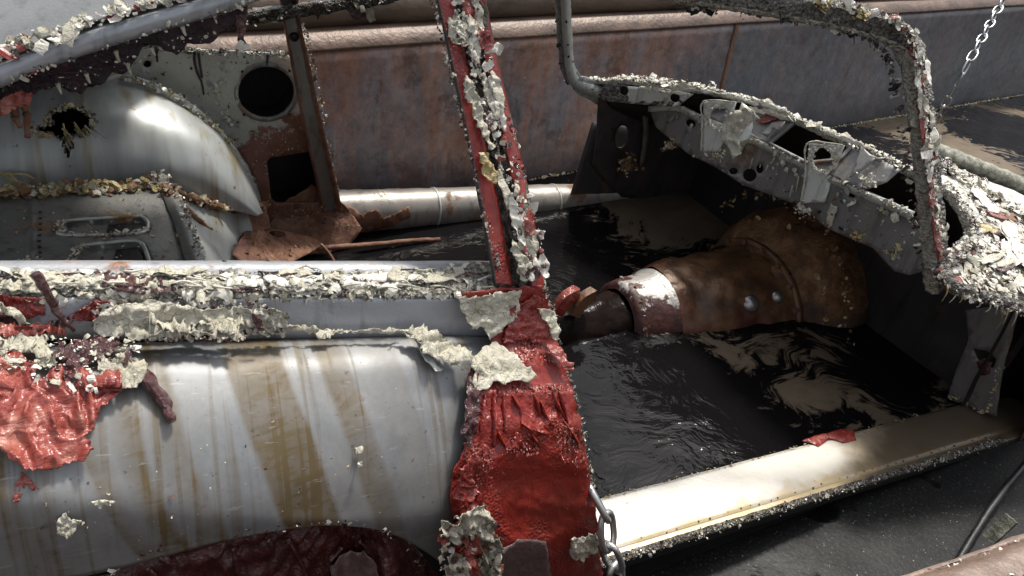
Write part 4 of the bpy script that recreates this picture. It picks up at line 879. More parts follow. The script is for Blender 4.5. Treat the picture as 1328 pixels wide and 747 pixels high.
def dome_drop(a, b):
    rr_ = [cat_rom(r_, a*(len(r_)-1)) for r_ in [[Vector(p) for p in rw] for rw in drows]]
    return inside(proj(cat_rom(rr_, b*(len(rr_)-1))), hole_px)
dome = grid('wheel_housing', drows, 150, 90, 'dome', car, .002, drop=dome_drop, disp=lambda p, a, b: .0012*fbm(p, 9), flip=False)
dfn = lambda u, v: at(u, v, y=.975)
hp_ = hole_px+[hole_px[0]]
crumbs('torn_hole_edge', along([dfn(u, v) for u, v in hp_], 520, .0035, (0, -1, .3), 201), ['foam', 'dcrust', 'cream', 'moss'], dome, .002, .008, .45, 202, weights=[3, 3, 2, 2])
for k in range(26):
    u = rnd.uniform(78, 125); v = 150+rnd.uniform(5, 28)+(u-80)*.2; L = rnd.uniform(10, 34); a = rnd.uniform(.5, 1.3)
    strand('torn_fibre', [dfn(u, v), dfn(u+L*.5*math.cos(a), v+L*.5*math.sin(a))+Vector((0, -.012, 0)), dfn(u+L*math.cos(a)*.9, v+L*math.sin(a))+Vector((0, -.006, 0))], .0018, .0007, rnd.choice(['foam', 'cream', 'moss']), dome, 8)
sheet('brown_felt_patch', lambda u, v: dfn(u, v)+Vector((0, -.006, 0)), [(42, 172), (56, 170), (66, 176), (74, 184), (70, 190), (55, 188), (46, 182)], ['foam'], dome, sp=4, jag=2, thick=.002, seed=203)
# white flash band on the seam of the dome
seam_px = [(60, 138), (105, 121), (140, 103), (160, 99), (190, 108), (225, 124), (262, 150), (295, 184), (318, 220), (334, 258)]
sweep('dome_seam', [at(u, v, y=1.13) for u, v in seam_px], [(-.007, -.003), (.007, -.003), (.007, .003), (-.007, .003)], 'steel_pale', car, n=90, up=(0, 1, 0), disp=lambda q, t: .0018*fbm(q, 60))
crumbs('seam_crust', along([at(u, v, y=1.12) for u, v in seam_px[3:]], 420, .006, (0, -1, .3), 205), ['steel_pale', 'foam', 'crust'], dome, .002, .007, .35, 206)
# inner quarter panel with the round and the cornered opening
qp = pl((-.4, 1.18, .2), (.02, 1, .10))
qpo = [(150, 104), (182, 62), (196, 58), (250, 64), (300, 66), (372, 70), (392, 90), (408, 150), (422, 215), (434, 262), (440, 290), (425, 318), (398, 330), (360, 325), (345, 300), (338, 255), (322, 215), (300, 184), (262, 146), (222, 122)]
sq_hole = [(346, 210), (350, 205), (400, 197), (408, 198), (411, 203), (413, 258), (410, 263), (358, 263), (352, 258)]
qpan = sheet('inner_quarter_panel', qp, qpo, ['rustpanel'], car, holes=[ell(345, 119, 36.5, 33, 40), sq_hole, ell(191, 83, 5.2, 4.6, 14), ell(385, 268, 4.5, 3, 12)], sp=9, jag=.6, thick=.003, seed=211, disp=lambda q, u, v: .003*noise.noise((u*.02, v*.02, 1))+.006*math.exp(-((u-308)/5.0)**2)*(1 if 85 < v < 155 else 0))
sheet('speaker_ring', lambda u, v: qp(u, v)+Vector((0, -.004, 0)), ell(345, 119, 42, 38.5, 40), ['steel_shelf'], qpan, holes=[ell(345, 119, 36.5, 33, 40)], sp=8, thick=.004, seed=212)
for a in (.8, 2.3, 3.9, 5.5): 
    p = qp(345+43*math.cos(a), 119+39*math.sin(a)); sweep('screw_hole', [p+Vector((0, .004, 0)), p+Vector((0, -.0045, 0))], circ(.0035, 8), 'steel_black', qpan, n=0, up=(1, 0, 0))
for pts in ([(252, 66), (252, 80), (256, 95), (261, 106), (264, 122)], [(257, 66), (259, 84), (262, 100)], [(203, 60), (204, 80)], [(347, 70), (346, 84)]):
    strand('black_drip', [qp(*p)+Vector((0, -.003, 0)) for p in pts], .0035, .002, 'blackfilm', qpan, 20)
tedge = [(196, 60), (250, 66), (300, 68), (372, 71)]
crumbs('panel_edge_crust', along([qp(*p)+Vector((0, -.004, .002)) for p in tedge], 420, .005, (0, -1, .6), 213), ['dcrust', 'crust', 'moss'], qpan, .002, .008, .4, 214)
crumbs('panel_flecks', over(qp, qpo, 240, seed=215, lift=.003, holes=[ell(345, 119, 44, 40), sq_hole]), ['rust', 'cream', 'orust', 'dcrust'], qpan, .0012, .005, .25, 216)
crumbs('peeling_edge', along([qp(u, v)+Vector((0, -.003, 0)) for u, v in [(285, 80), (292, 100), (280, 112), (284, 130), (292, 150), (300, 165)]], 160, .004, (0, -1, .2), 217), ['steel_pale', 'cream'], qpan, .002, .007, .3, 218)
# black cups added behind the openings so that they stay dark
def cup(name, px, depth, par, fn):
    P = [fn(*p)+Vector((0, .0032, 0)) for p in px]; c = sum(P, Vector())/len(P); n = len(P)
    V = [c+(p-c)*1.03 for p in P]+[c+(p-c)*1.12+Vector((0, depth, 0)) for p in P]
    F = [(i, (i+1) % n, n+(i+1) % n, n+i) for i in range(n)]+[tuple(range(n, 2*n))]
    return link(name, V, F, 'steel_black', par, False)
cup('speaker_dark_cup', ell(345, 119, 36.5, 33, 40), .10, qpan, qp)
cup('dark_cup', sq_hole, .08, qpan, qp)
cup('dark_cup', ell(191, 83, 5.2, 4.6, 14), .03, qpan, qp)
cup('torn_hole_dark_cup', [(52, 135), (88, 128), (124, 145), (128, 168), (100, 214), (76, 208), (34, 176), (40, 158)], .10, dome, lambda u, v: at(u, v, y=1.085))
# far B-post
fb = [at(371, -30, y=.985), at(376, 20, y=1.02), at(388, 80, y=1.08), at(402, 150, y=1.13), at(418, 220, y=1.18), at(428, 268, y=1.21)]
fbp = sweep('far_door_post', fb, [(-.018, -.010), (-.013, -.014), (.010, -.014), (.014, -.024), (.020, -.024), (.022, .012), (-.018, .012)], ['rust', 'steel_shelf', 'steel_pale'], car, n=100, up=(0, 1, .3), scale=lambda t: .95+.75*max(0, t-.25), disp=lambda q, t: .0016*fbm(q, 45), segmat=lambda j: 1 if j in (1,) else 0)
p = at(381, 47, y=1.03); sweep('post_hole', [p+Vector((0, .01, 0)), p+Vector((0, -.006, 0))], circ(.011, 16), 'steel_black', fbp, n=0, up=(1, 0, 0))
edgeb = [at(392, 30, y=1.01), at(404, 80, y=1.06), at(416, 140, y=1.11), at(430, 215, y=1.165), at(436, 250, y=1.19)]
crumbs('post_edge_crust', along(edgeb, 320, .004, (.3, -1, 0), 221), ['rust', 'cream', 'steel_pale', 'orust'], fbp, .002, .006, .4, 222)
# flared rusty foot of the post, lower ledge
sheet('post_foot', lambda u, v: at(u, v, y=1.205-.0010*max(0, v-275)), [(404, 240), (432, 250), (452, 272), (470, 296), (455, 318), (425, 330), (395, 330), (362, 322), (350, 292), (360, 268)], ['rust'], car, sp=6, jag=1.5, thick=.004, seed=231, disp=lambda q, u, v: .004*noise.noise((u*.06, v*.06, 2)))
ledge = sheet('lower_ledge', lambda u, v: at(u, v, z=.02-.0012*(u-330)), [(318, 300), (352, 297), (378, 300), (412, 310), (418, 318), (400, 328), (372, 344), (358, 352), (330, 352), (300, 330)], ['rust'], car, holes=[ell(360, 303, 11, 4, 16, .15)], sp=6, jag=1.2, thick=.003, seed=232, disp=lambda q, u, v: .003*noise.noise((u*.08, v*.08, 2)))
strand('bent_rod', [at(416, 316, y=1.06), at(428, 330, y=1.03), at(441, 352, y=.98)], .004, .004, 'rust', car, 10)
# smooth funnel at the foot of the wheel housing
fun = [[at(u, v, y=y) for u, v, y in row] for row in [
    [(218, 244, .86), (262, 255, .95), (300, 262, 1.03), (338, 265, 1.11)],
    [(226, 262, .84), (270, 285, .91), (312, 305, 1.0), (340, 316, 1.06)],
    [(236, 285, .80), (275, 312, .85), (318, 338, .93), (352, 356, 1.0)],
    [(248, 330, .72), (275, 350, .76), (310, 372, .82), (345, 390, .88)]]]
grid('arch_funnel', fun, 60, 50, ['dome'], car, .002, disp=lambda p, a, b: .010*math.exp(-((b-.62)/.13)**2)+.001*fbm(p, 14))
sheet('rust_web', lambda u, v: at(u, v, y=1.03+.0008*(u-280)-.0006*(v-270)), [(300, 264), (345, 262), (352, 296), (330, 306), (318, 290)], ['rust'], car, sp=6, jag=2, thick=.002, seed=241, disp=lambda q, u, v: .003*noise.noise((u*.08, v*.08, 2)))
ridge1 = [at(212, 244, y=.85), at(236, 252, y=.88), at(262, 262, y=.92), at(290, 268, y=.98), at(320, 267, y=1.05), at(344, 266, y=1.10)]
rg = sweep('arch_ridge', ridge1, circ(.010, 8), 'orust', car, n=60, disp=lambda q, t: .006*fbm(q, 70))
crumbs('ridge_crust', along(ridge1, 600, .008, (0, -.7, .7), 242), ['orust', 'foam', 'cream', 'rust', 'dcrust'], rg, .002, .008, .45, 243)
ridge2 = [at(218, 250, y=.84), at(250, 280, y=.86), at(285, 308, y=.92), at(320, 332, y=.98), at(352, 350, y=1.0)]
sweep('arch_weld', ridge2, circ(.007, 8), 'rust', car, n=60, disp=lambda q, t: .004*fbm(q, 80))
# rear shelf with pressed slots
SH = pl3(at(0, 256, z=.215), at(215, 244, z=.215), at(120, 352, z=.20))
slot1 = [(76, 296), (84, 287), (170, 281), (186, 282), (192, 290), (188, 300), (170, 303), (84, 305)]
slot2 = [(98, 322), (112, 318), (165, 313), (182, 314), (188, 322), (196, 345), (205, 362), (96, 362), (92, 340)]
def sh_disp(q, u, v):
    d = .0008*noise.noise((u*.04, v*.04, 2))
    for s_ in (slot1, slot2):
        if inside((u, v), s_): d -= .010
    if 38 < u < 44: d += .004
    return d
shelf = sheet('rear_shelf', SH, [(-120, 262), (0, 255), (120, 249), (212, 243), (232, 290), (258, 362), (258, 380), (-120, 380)], ['steel_shelf'], car, sp=4.5, thick=.002, seed=251, disp=sh_disp)
for s_ in (slot1, slot2[:6]):
    P_ = [SH(*p)+Vector((0, 0, .0015)) for p in (s_+[s_[0]] if s_ is slot1 else s_)]
    sweep('slot_lip', P_, [(-.004, -.002), (0, .0025), (.004, -.002)], 'steel_pale', shelf, n=60, disp=lambda q, t: .0006*fbm(q, 90))
sheet('slot_shade_sheet', lambda u, v: SH(u, v)+Vector((0, 0, -.006)), [(140, 288), (172, 285), (186, 287), (188, 296), (170, 301), (138, 302)], ['steel_black'], shelf, sp=6, thick=.001, seed=253)  # black sheets stand in for the shade in the deep slot ends
sheet('slot_shade_sheet', lambda u, v: SH(u, v)+Vector((0, 0, -.006)), [(150, 320), (176, 317), (184, 325), (196, 355), (140, 360)], ['steel_black'], shelf, sp=6, thick=.001, seed=254)
for k in range(9):
    p = SH(52+.6*math.sin(k), 276+k*7.4)+Vector((0, 0, .0015)); sweep('rivet_hole', [p-Vector((0, 0, .002)), p+Vector((0, 0, .001))], circ(.0028, 8), 'steel_black', shelf, n=0, up=(0, 1, 0))
def edge_c(pts, n, seed, mats, wid=.0035): return crumbs('slot_crust', along([SH(*p)+Vector((0, 0, .003)) for p in pts], n, wid, (0, 0, 1), seed), mats, shelf, .0015, .007, .4, seed+1)
edge_c([(84, 287), (76, 296), (84, 305), (130, 305), (170, 303), (190, 298)], 200, 252, ['cream', 'orust', 'white'])
edge_c([(112, 318), (100, 324), (92, 338), (84, 350), (92, 362)], 160, 254, ['cream', 'white', 'orust'])
edge_c([(20, 340), (40, 339), (52, 334)], 40, 256, ['cream', 'white'])
crumbs('shelf_debris', over(SH, [(0, 262), (210, 250), (245, 345), (0, 350)], 150, seed=258, lift=.002), ['orust', 'cream', 'foam', 'rust'], shelf, .001, .005, .35, 259)
sp2 = along([SH(u, v)+Vector((0, 0, .008)) for u, v in [(-60, 262), (0, 256), (60, 251), (130, 247), (212, 241)]], 900, .009, (0, -.5, .8), 260)
crumbs('yellow_foam_edge', sp2, ['foam', 'foam', 'cream', 'orust'], shelf, .003, .012, .5, 261)
crumbs('edge_clump', along([SH(u, v)+Vector((0, 0, .012)) for u, v in [(195, 242), (205, 238), (215, 244)]], 120, .008, (0, -.5, .8), 262), ['cream', 'white', 'orust'], shelf, .003, .010, .5, 263)
sb = [SH(214, 245)+Vector((0, 0, .004)), SH(232, 285)+Vector((0, 0, .012)), SH(246, 330)+Vector((0, 0, .018)), SH(258, 372)+Vector((0, 0, .02))]
brk = sweep('shelf_bracket', sb, [(-.022, -.03), (.010, -.03), (.012, .0), (-.018, .004)], ['steel_shelf'], car, n=40, disp=lambda q, t: .002*fbm(q, 40))
crumbs('bracket_edge_crust', along([p+Vector((.014, 0, .002)) for p in sb], 360, .004, (.4, -.4, .8), 264), ['cream', 'dcrust', 'orust', 'steel_pale'], brk, .002, .007, .4, 265)
for pts in ([(-20, 215), (14, 232), (46, 243)], [(0, 226), (30, 226), (44, 232)], [(10, 222), (28, 240), (52, 248)]):
    strand('loose_wire', [at(u, v, y=.93) for u, v in pts], .003, .0018, 'foam', shelf, 12)
crumbs('rust_scabs', over(lambda u, v: at(u, v, y=1.19), [(350, 270), (440, 262), (462, 300), (400, 330), (350, 320)], 260, seed=233, lift=.004)+over(lambda u, v: at(u, v, z=.02-.0012*(u-330)), [(310, 300), (410, 312), (372, 344), (320, 340)], 160, seed=234, lift=.003), ['rust', 'orust', 'foam', 'steel_dark'], ledge, .0012, .006, .35, 235, weights=[5, 2, 1, 2])
# ---- torn black film hanging under the gutter
film = [(-120, 165), (0, 106), (54, 86), (136, 58), (203, 38), (250, 25), (290, 12), (318, 2), (316, 26), (304, 31), (290, 42), (271, 54), (256, 58), (244, 61), (236, 68), (229, 73), (218, 64), (203, 58), (190, 60), (183, 68), (172, 84), (160, 97), (146, 96), (136, 104), (120, 113), (105, 120), (92, 118), (70, 116), (50, 118), (20, 128), (0, 140), (-120, 190)]
headl = sheet('torn_headlining', yfun([(0, .285), (60, .30), (130, .325), (200, .34)]), film, ['blackfilm', 'cream'], car, sp=5, jag=2.5, thick=.0015, seed=271, disp=lambda q, u, v: .010*noise.noise((u*.035, v*.05, 3))+.004*noise.noise((u*.15, v*.08, 6)))
crumbs('headlining_flecks', over(lambda u, v: yfun([(0, .275), (60, .288), (130, .312)])(u, v), [(60, 100), (200, 58), (300, 22), (290, 40), (230, 66), (170, 84), (110, 114), (60, 114)], 60, seed=272, lift=.002), ['white', 'cream', 'maroon'], headl, .001, .004, .25, 273, chips=.15)
for u, v, L in [(75, 108, 14), (165, 82, 14), (150, 66, 14), (196, 62, 10), (112, 96, 12), (236, 34, 12), (276, 12, 18)]:
    yy = yfun([(0, .270), (60, .285), (130, .308)]); strand('paint_drip', [yy(u, v), yy(u+2, v+L*.5), yy(u+5, v+L)], .003, .0012, rnd.choice(['white', 'cream']), headl, 8)
sheet('hanging_strip', lambda u, v: at(u, v, y=.29), [(306, 2), (322, 4), (320, 30), (316, 50), (322, 60), (312, 62), (308, 52), (306, 30)], ['maroon', 'cream'], headl, sp=4, jag=1.5, thick=.0015, seed=274, disp=lambda q, u, v: .004*noise.noise((u*.1, v*.1, 1)))
c_ = at(316, 61, y=.285); crumbs('white_tip', [(c_+Vector((rnd.gauss(0, .003), 0, rnd.gauss(0, .003))), (0, -1, 0)) for _ in range(10)], ['white'], headl, .003, .006, .5, 275)
sheet('torn_flap', lambda u, v: at(u, v, y=.30), [(0, 128), (20, 118), (42, 120), (40, 132), (24, 140), (8, 148), (0, 150)], ['pinkfilm', 'maroon'], headl, sp=4, jag=2, thick=.0015, seed=276, disp=lambda q, u, v: crumple(q, u, v, .010))
for pts in ([(18, 140), (20, 152), (27, 165)], [(30, 130), (34, 150), (36, 178)]): strand('dark_tassel', [at(u, v, y=.31) for u, v in pts], .006, .003, 'rust', headl, 10, .5)
sheet('red_roof_patch', lambda u, v: at(u, v, y=.262), [(16, 92), (30, 82), (46, 76), (54, 84), (52, 92), (34, 96), (18, 98)], ['red', 'cream'], roof, sp=4, jag=1.5, thick=.0015, seed=277, disp=lambda q, u, v: .004+crumple(q, u, v, .004))
for (o_, s_) in [([(452, -10), (478, -10), (482, 12), (470, 24), (458, 26), (450, 10)], 281), ([(405, 4), (420, 2), (418, 18), (412, 26), (408, 18)], 282)]:
    sheet('hanging_flake', lambda u, v: at(u, v, y=.96), o_, ['maroon', 'cream'], frail, sp=4, jag=2, thick=.002, seed=s_, disp=lambda q, u, v: crumple(q, u, v, .010))
sheet('hanging_flake', lambda u, v: at(u, v, y=.955), [(474, 8), (484, 8), (487, 26), (480, 30), (474, 20)], ['cream'], frail, sp=4, jag=2, thick=.002, seed=283, disp=lambda q, u, v: crumple(q, u, v, .008))

# ================================================================== PEELING PAINT ON THE NEAR SIDE
def flake(outl, m, fn, seed, par, amp=.006, lift=.004, jag=3, sp=4, s=.10, name='paint_flake', curl=0.0, label=None):
    xs = [p[0] for p in outl]; ys = [p[1] for p in outl]; cx = sum(xs)/len(xs); cy = sum(ys)/len(ys); R = max(max(xs)-min(xs), max(ys)-min(ys))*.5
    def d(q, u, v):
        e = min(1.5, math.hypot(u-cx, v-cy)/R)
        return lift+crumple(q, u, v, amp, s)+curl*e*e
    return sheet(name, fn, outl, m, par, sp=min(sp, 3.0), jag=jag*1.25, esp=2.6, thick=.0011, seed=seed, disp=d, label=label)
H = hs
flake([(-40, 540), (0, 533), (44, 500), (78, 486), (120, 496), (152, 492), (157, 514), (129, 536), (118, 556), (110, 570), (119, 589), (102, 600), (71, 606), (27, 607), (0, 592), (-40, 590)], ['pinkfilm', 'maroon'], H, 301, quarter, .012, .006, 2.5, 4, .034, curl=.012)
flake([(-40, 470), (0, 466), (16, 462), (40, 470), (49, 488), (42, 503), (16, 524), (0, 532), (-40, 535)], ['redfilm', 'maroon'], H, 302, quarter, .006, .008, 2, 4, .04)
flake([(-40, 452), (0, 450), (30, 448), (58, 444), (63, 464), (71, 480), (62, 490), (50, 484), (44, 470), (20, 462), (0, 465), (-40, 470)], ['cream'], H, 303, quarter, .010, .012, 3)
flake([(-40, 420), (0, 421), (40, 417), (62, 416), (80, 421), (88, 430), (70, 436), (55, 442), (20, 443), (0, 446), (-40, 450)], ['pinkfilm', 'maroon'], hy(.010), 304, quarter, .010, .010, 2.5, 4, .08)
flake([(66, 464), (90, 458), (120, 448), (140, 440), (158, 445), (154, 458), (132, 470), (112, 486), (108, 500), (96, 507), (82, 498), (84, 484), (68, 474)], ['maroon', 'cream'], H, 305, quarter, .010, .010, 3)
flake([(124, 488), (140, 476), (160, 470), (178, 476), (190, 490), (176, 503), (158, 508), (150, 494), (136, 494)], ['cream', 'maroon'], H, 306, quarter, .010, .014, 3)
strand('paint_curl', [H(174, 474)+Vector((0, -.014, .004)), H(192, 486)+Vector((0, -.016, .004)), H(207, 506)+Vector((0, -.012, 0)), H(216, 522)+Vector((0, -.010, 0)), H(222, 540)+Vector((0, -.008, 0))], .008, .005, 'maroon', quarter, 26, .4)
flake([(120, 412), (135, 400), (160, 392), (200, 386), (240, 392), (268, 398), (310, 396), (336, 402), (330, 418), (300, 424), (260, 424), (222, 430), (190, 446), (172, 450), (160, 438), (140, 430), (122, 424)], ['cream', 'maroon'], hy(.012), 307, quarter, .010, .010, 2.4, 3.5, .05)
flake([(190, 424), (230, 420), (270, 424), (306, 428), (312, 436), (300, 443), (272, 438), (240, 434), (212, 440), (196, 438)], ['cream', 'maroon'], hy(.022), 308, quarter, .012, .014, 3, 3.5, .08, curl=.010)
flake([(200, 438), (240, 432), (280, 438), (306, 443), (296, 447), (250, 443), (215, 446)], ['maroon'], hy(.008), 309, quarter, .006, .006, 2)
flake([(324, 404), (336, 396), (352, 396), (372, 408), (370, 424), (366, 437), (352, 430), (338, 424), (328, 418)], ['cream', 'maroon'], hy(.016), 310, quarter, .014, .008, 3, 3.5)
flake([(328, 404), (336, 410), (342, 426), (334, 428), (326, 416)], ['maroon'], hy(.030), 311, quarter, .006, .006, 2)
bandf = yfun([(380, .046), (392, .044), (410, .040), (430, .036)])
flake([(-40, 383), (0, 381), (30, 384), (58, 386), (59, 408), (30, 411), (0, 410), (-40, 412)], ['redfilm'], bandf, 312, band, .004, .003, 1.5)
flake([(88, 412), (104, 397), (124, 387), (150, 390), (158, 394), (140, 404), (118, 414)], ['redfilm', 'maroon'], bandf, 313, band, .008, .006, 2)
flake([(-30, 388), (0, 386), (18, 392), (30, 402), (44, 416), (52, 424), (36, 420), (22, 406), (0, 398), (-30, 400)], ['cream', 'maroon'], bandf, 314, band, .010, .016, 2)
flake([(-30, 402), (0, 402), (24, 410), (26, 418), (0, 420), (-30, 420)], ['maroon'], bandf, 315, band, .006, .010, 2)
flake([(62, 414), (84, 410), (98, 408), (92, 420), (74, 424)], ['blackfilm'], bandf, 316, band, .006, .006, 2)
strand('paint_curl', [bandf(48, 352)+Vector((0, -.02, .01)), bandf(62, 368)+Vector((0, -.024, .008)), bandf(72, 386)+Vector((0, -.02, 0)), bandf(84, 402)+Vector((0, -.02, 0)), bandf(97, 416)+Vector((0, -.018, 0))], .005, .003, 'maroon', band, 24, .4)
# cream edge along the seam
seamp = [(366, 420), (400, 424), (440, 430), (480, 430), (512, 424), (528, 430)]
flake([(366, 418), (392, 420), (430, 426), (470, 427), (508, 422), (520, 430), (510, 438), (480, 434), (440, 435), (410, 440), (398, 430), (372, 426)], ['cream'], hy(.010), 317, quarter, .007, .006, 3, 3.5)
flake([(508, 424), (530, 428), (552, 434), (576, 446), (600, 458), (612, 470), (600, 482), (580, 474), (564, 466), (556, 470), (544, 452), (524, 440)], ['cream', 'maroon'], hy(.014), 318, quarter, .014, .010, 3, 3.5)
flake([(536, 440), (550, 452), (562, 470), (572, 482), (564, 484), (548, 466)], ['steel_pale'], hy(.008), 319, quarter, .004, .004, 1)
bq = lambda off: yfun([(v, y-.006-off) for v, y in ptab])
flake([(606, 472), (618, 458), (636, 446), (648, 452), (668, 464), (686, 480), (696, 490), (682, 498), (664, 494), (652, 500), (640, 496), (630, 506), (618, 510), (608, 498), (612, 484)], ['cream', 'maroon'], bq(.004), 320, bpost, .007, .005, 3, 3.5, .07)
flake([(592, 386), (618, 382), (648, 378), (674, 375), (672, 392), (668, 410), (656, 418), (644, 432), (634, 442), (628, 424), (612, 426), (602, 412), (594, 398)], ['cream'], bq(.003), 321, bpost, .006, .004, 3, 3.5)
flake([(694, 398), (706, 398), (718, 404), (723, 424), (722, 442), (714, 440), (710, 424), (700, 412)], ['cream'], bq(.004), 322, bpost, .006, .005, 2, 3.5)
flake([(706, 446), (722, 452), (732, 466), (742, 478), (736, 482), (722, 472), (708, 462)], ['pinkfilm', 'cream'], bq(.006), 323, bpost, .008, .006, 2, 3.5)
flake([(735, 694), (752, 690), (770, 690), (774, 698), (770, 712), (762, 716), (752, 724), (742, 722), (736, 712)], ['cream', 'maroon'], bq(.006), 324, bpost, .010, .006, 3, 3.5)
flake([(592, 606), (604, 596), (616, 590), (612, 620), (618, 644), (608, 660), (594, 654), (584, 640)], ['redfilm', 'maroon'], bq(.006), 325, bpost, .010, .008, 3, 3.5)
flake([(606, 482), (616, 478), (620, 520), (618, 560), (606, 580), (598, 560), (602, 520)], ['maroon', 'cream'], bq(.004), 326, bpost, .008, .004, 2, 3.5)
flake([(660, 400), (690, 380), (706, 386), (702, 410), (712, 432), (700, 446), (676, 440), (650, 446), (656, 424)], ['redfilm'], bq(.003), 327, bpost, .005, .003, 3, 3.5, .15)
# wrinkles: sharp folded ridges of the loosened red film
for k, (u0, v0, u1, v1) in enumerate([(652, 508, 654, 560), (664, 512, 674, 548), (640, 506, 640, 580), (676, 548, 690, 562), (690, 556, 712, 562), (692, 512, 700, 540), (700, 520, 716, 552), (712, 500, 734, 545), (722, 500, 736, 548), (628, 512, 622, 560), (670, 560, 660, 585), (684, 556, 700, 580), (646, 560, 656, 580), (730, 545, 752, 580)]):
    f0 = bq(.001); um, vm = (u0+u1)/2+rnd.uniform(-4, 4), (v0+v1)/2
    sweep('paint_fold', [f0(u0, v0), f0(um, vm), f0(u1, v1)], [(-.0050, -.002), (-.0016, .0036), (0, .0070), (.0014, .0034), (.0050, -.002)], 'red', bpost, n=18, up=(0, -1, .2), scale=lambda t: .35+.75*math.sin(math.pi*min(1, t*.9+.08)), disp=lambda q, t: .0014*fbm(q, 90))
beads = over(bq(.002), [(640, 500), (735, 498), (742, 512), (690, 512), (640, 514)], 160, seed=331)+over(bq(.002), [(600, 570), (640, 580), (636, 640), (606, 620)], 240, seed=332)+over(bq(.002), [(712, 540), (752, 560), (764, 610), (730, 600)], 220, seed=333)+over(bq(.002), [(640, 430), (710, 420), (725, 470), (690, 478)], 200, seed=334)+over(bq(.002), [(668, 560), (690, 556), (700, 590), (650, 590)], 140, seed=335)
crumbs('paint_blisters', beads, ['redfilm', 'redfilm', 'pinkfilm'], bpost, .001, .0032, .7, 336)
crumbs('white_beads', beads[::4], ['white', 'cream'], bpost, .0006, .0016, .6, 337)
# edge of the door opening: white bead line
re = [bp(704, 372), bp(713, 400), bp(722, 440), bp(735, 480), bp(746, 522), bp(760, 590), bp(772, 660), bp(780, 738)]
crumbs('door_edge_crust', along([p+Vector((.002, 0, 0)) for p in re], 520, .0022, (.5, -1, 0), 341), ['cream', 'white', 'maroon'], bpost, .001, .004, .5, 342)
# window rail crust: a thick lumpy strip and many crumbs
rail1 = yfun([(340, .12), (357, .082), (372, .060), (386, .050)])
rc = sheet('rail_crust_strip', rail1, [(-80, 360), (60, 361), (200, 360), (350, 359), (500, 356), (600, 352), (680, 346), (704, 352), (706, 372), (680, 378), (600, 380), (500, 382), (350, 384), (200, 386), (60, 384), (-80, 384)], ['crust'], band, sp=3.2, jag=2.5, thick=.003, seed=351, disp=lambda q, u, v: .003+.0085*abs(noise.noise((u*.10, v*.16, 1)))+.004*noise.noise((u*.3, v*.35, 4)))
crumbs('rail_crumbs', over(rail1, [(-60, 358), (350, 357), (600, 350), (700, 344), (708, 374), (600, 384), (350, 388), (-60, 388)], 1100, seed=352, lift=.006), ['cream', 'white', 'crust', 'maroon', 'dcrust'], band, .0012, .006, .5, 353, weights=[6, 3, 4, 1, 2])
crumbs('rail_lower_cream', over(rail1, [(100, 376), (350, 374), (560, 374), (700, 366), (700, 378), (560, 386), (350, 388), (100, 390)], 450, seed=354, lift=.006), ['cream'], band, .002, .007, .5, 355)
crumbs('rail_top_black', along([at(u, 349 + (0 if u < 500 else -4), y=.112) for u in (-60, 100, 300, 500, 690)], 420, .004, (0, 0, 1), 356), ['blackfilm', 'maroon', 'steel_black'], band, .0015, .006, .5, 357)
for k in range(46):
    u = rnd.uniform(-20, 680); v = 349+rnd.uniform(0, 26); L = rnd.uniform(8, 46); ff = yfun([(340, .108), (357, .070), (372, .048), (386, .038)])
    strand('paint_shred', [ff(u, v), ff(u+L*.4, v+rnd.uniform(-7, 3))+Vector((0, -.006, .004)), ff(u+L, v+rnd.uniform(-4, 5))], .0018, .0007, rnd.choices(['cream', 'white', 'maroon', 'blackfilm'], [5, 3, 2, 2])[0], band, 10)
strand('cream_drip', [rail1(257, 362)+Vector((0, -.012, .004)), rail1(259, 380)+Vector((0, -.014, 0)), bandf(262, 398)+Vector((0, -.016, 0)), bandf(264, 412)+Vector((0, -.016, 0))], .006, .004, 'cream', band, 16, .4)
crumbs('peel_crumbs', over(hy(.012), [(120, 392), (330, 388), (372, 406), (366, 436), (300, 446), (180, 450), (124, 430)], 900, seed=361, lift=.006)+over(hy(.010), [(0, 440), (170, 440), (190, 490), (120, 510), (0, 490)], 260, seed=362, lift=.008), ['cream', 'white', 'cream', 'maroon'], quarter, .0012, .005, .5, 363)
for (o_, m_, s_) in [([(72, 676), (84, 664), (92, 672), (106, 672), (98, 686), (88, 697), (74, 690)], 'cream', 371), ([(116, 650), (132, 648), (150, 650), (142, 655), (128, 658)], 'cream', 372), ([(58, 650), (62, 652), (60, 658), (57, 656)], 'cream', 373), ([(459, 580), (468, 578), (469, 587), (460, 589)], 'cream', 374), ([(461, 600), (467, 598), (468, 605), (462, 606)], 'white', 375), ([(18, 630), (28, 612), (36, 616), (50, 634), (44, 638), (34, 628), (24, 650), (17, 650)], 'pinkfilm', 376), ([(446, 604), (451, 602), (450, 608)], 'foam', 377)]:
    flake(o_, [m_, 'cream'], H, s_, quarter, .006, .004, 1.2, 3, .16)
crumbs('steel_flecks', over(H, [(0, 640), (600, 480), (600, 660), (0, 730)], 90, seed=381, lift=.001), ['cream', 'rust', 'steel_dark'], quarter, .0006, .0018, .3, 382)
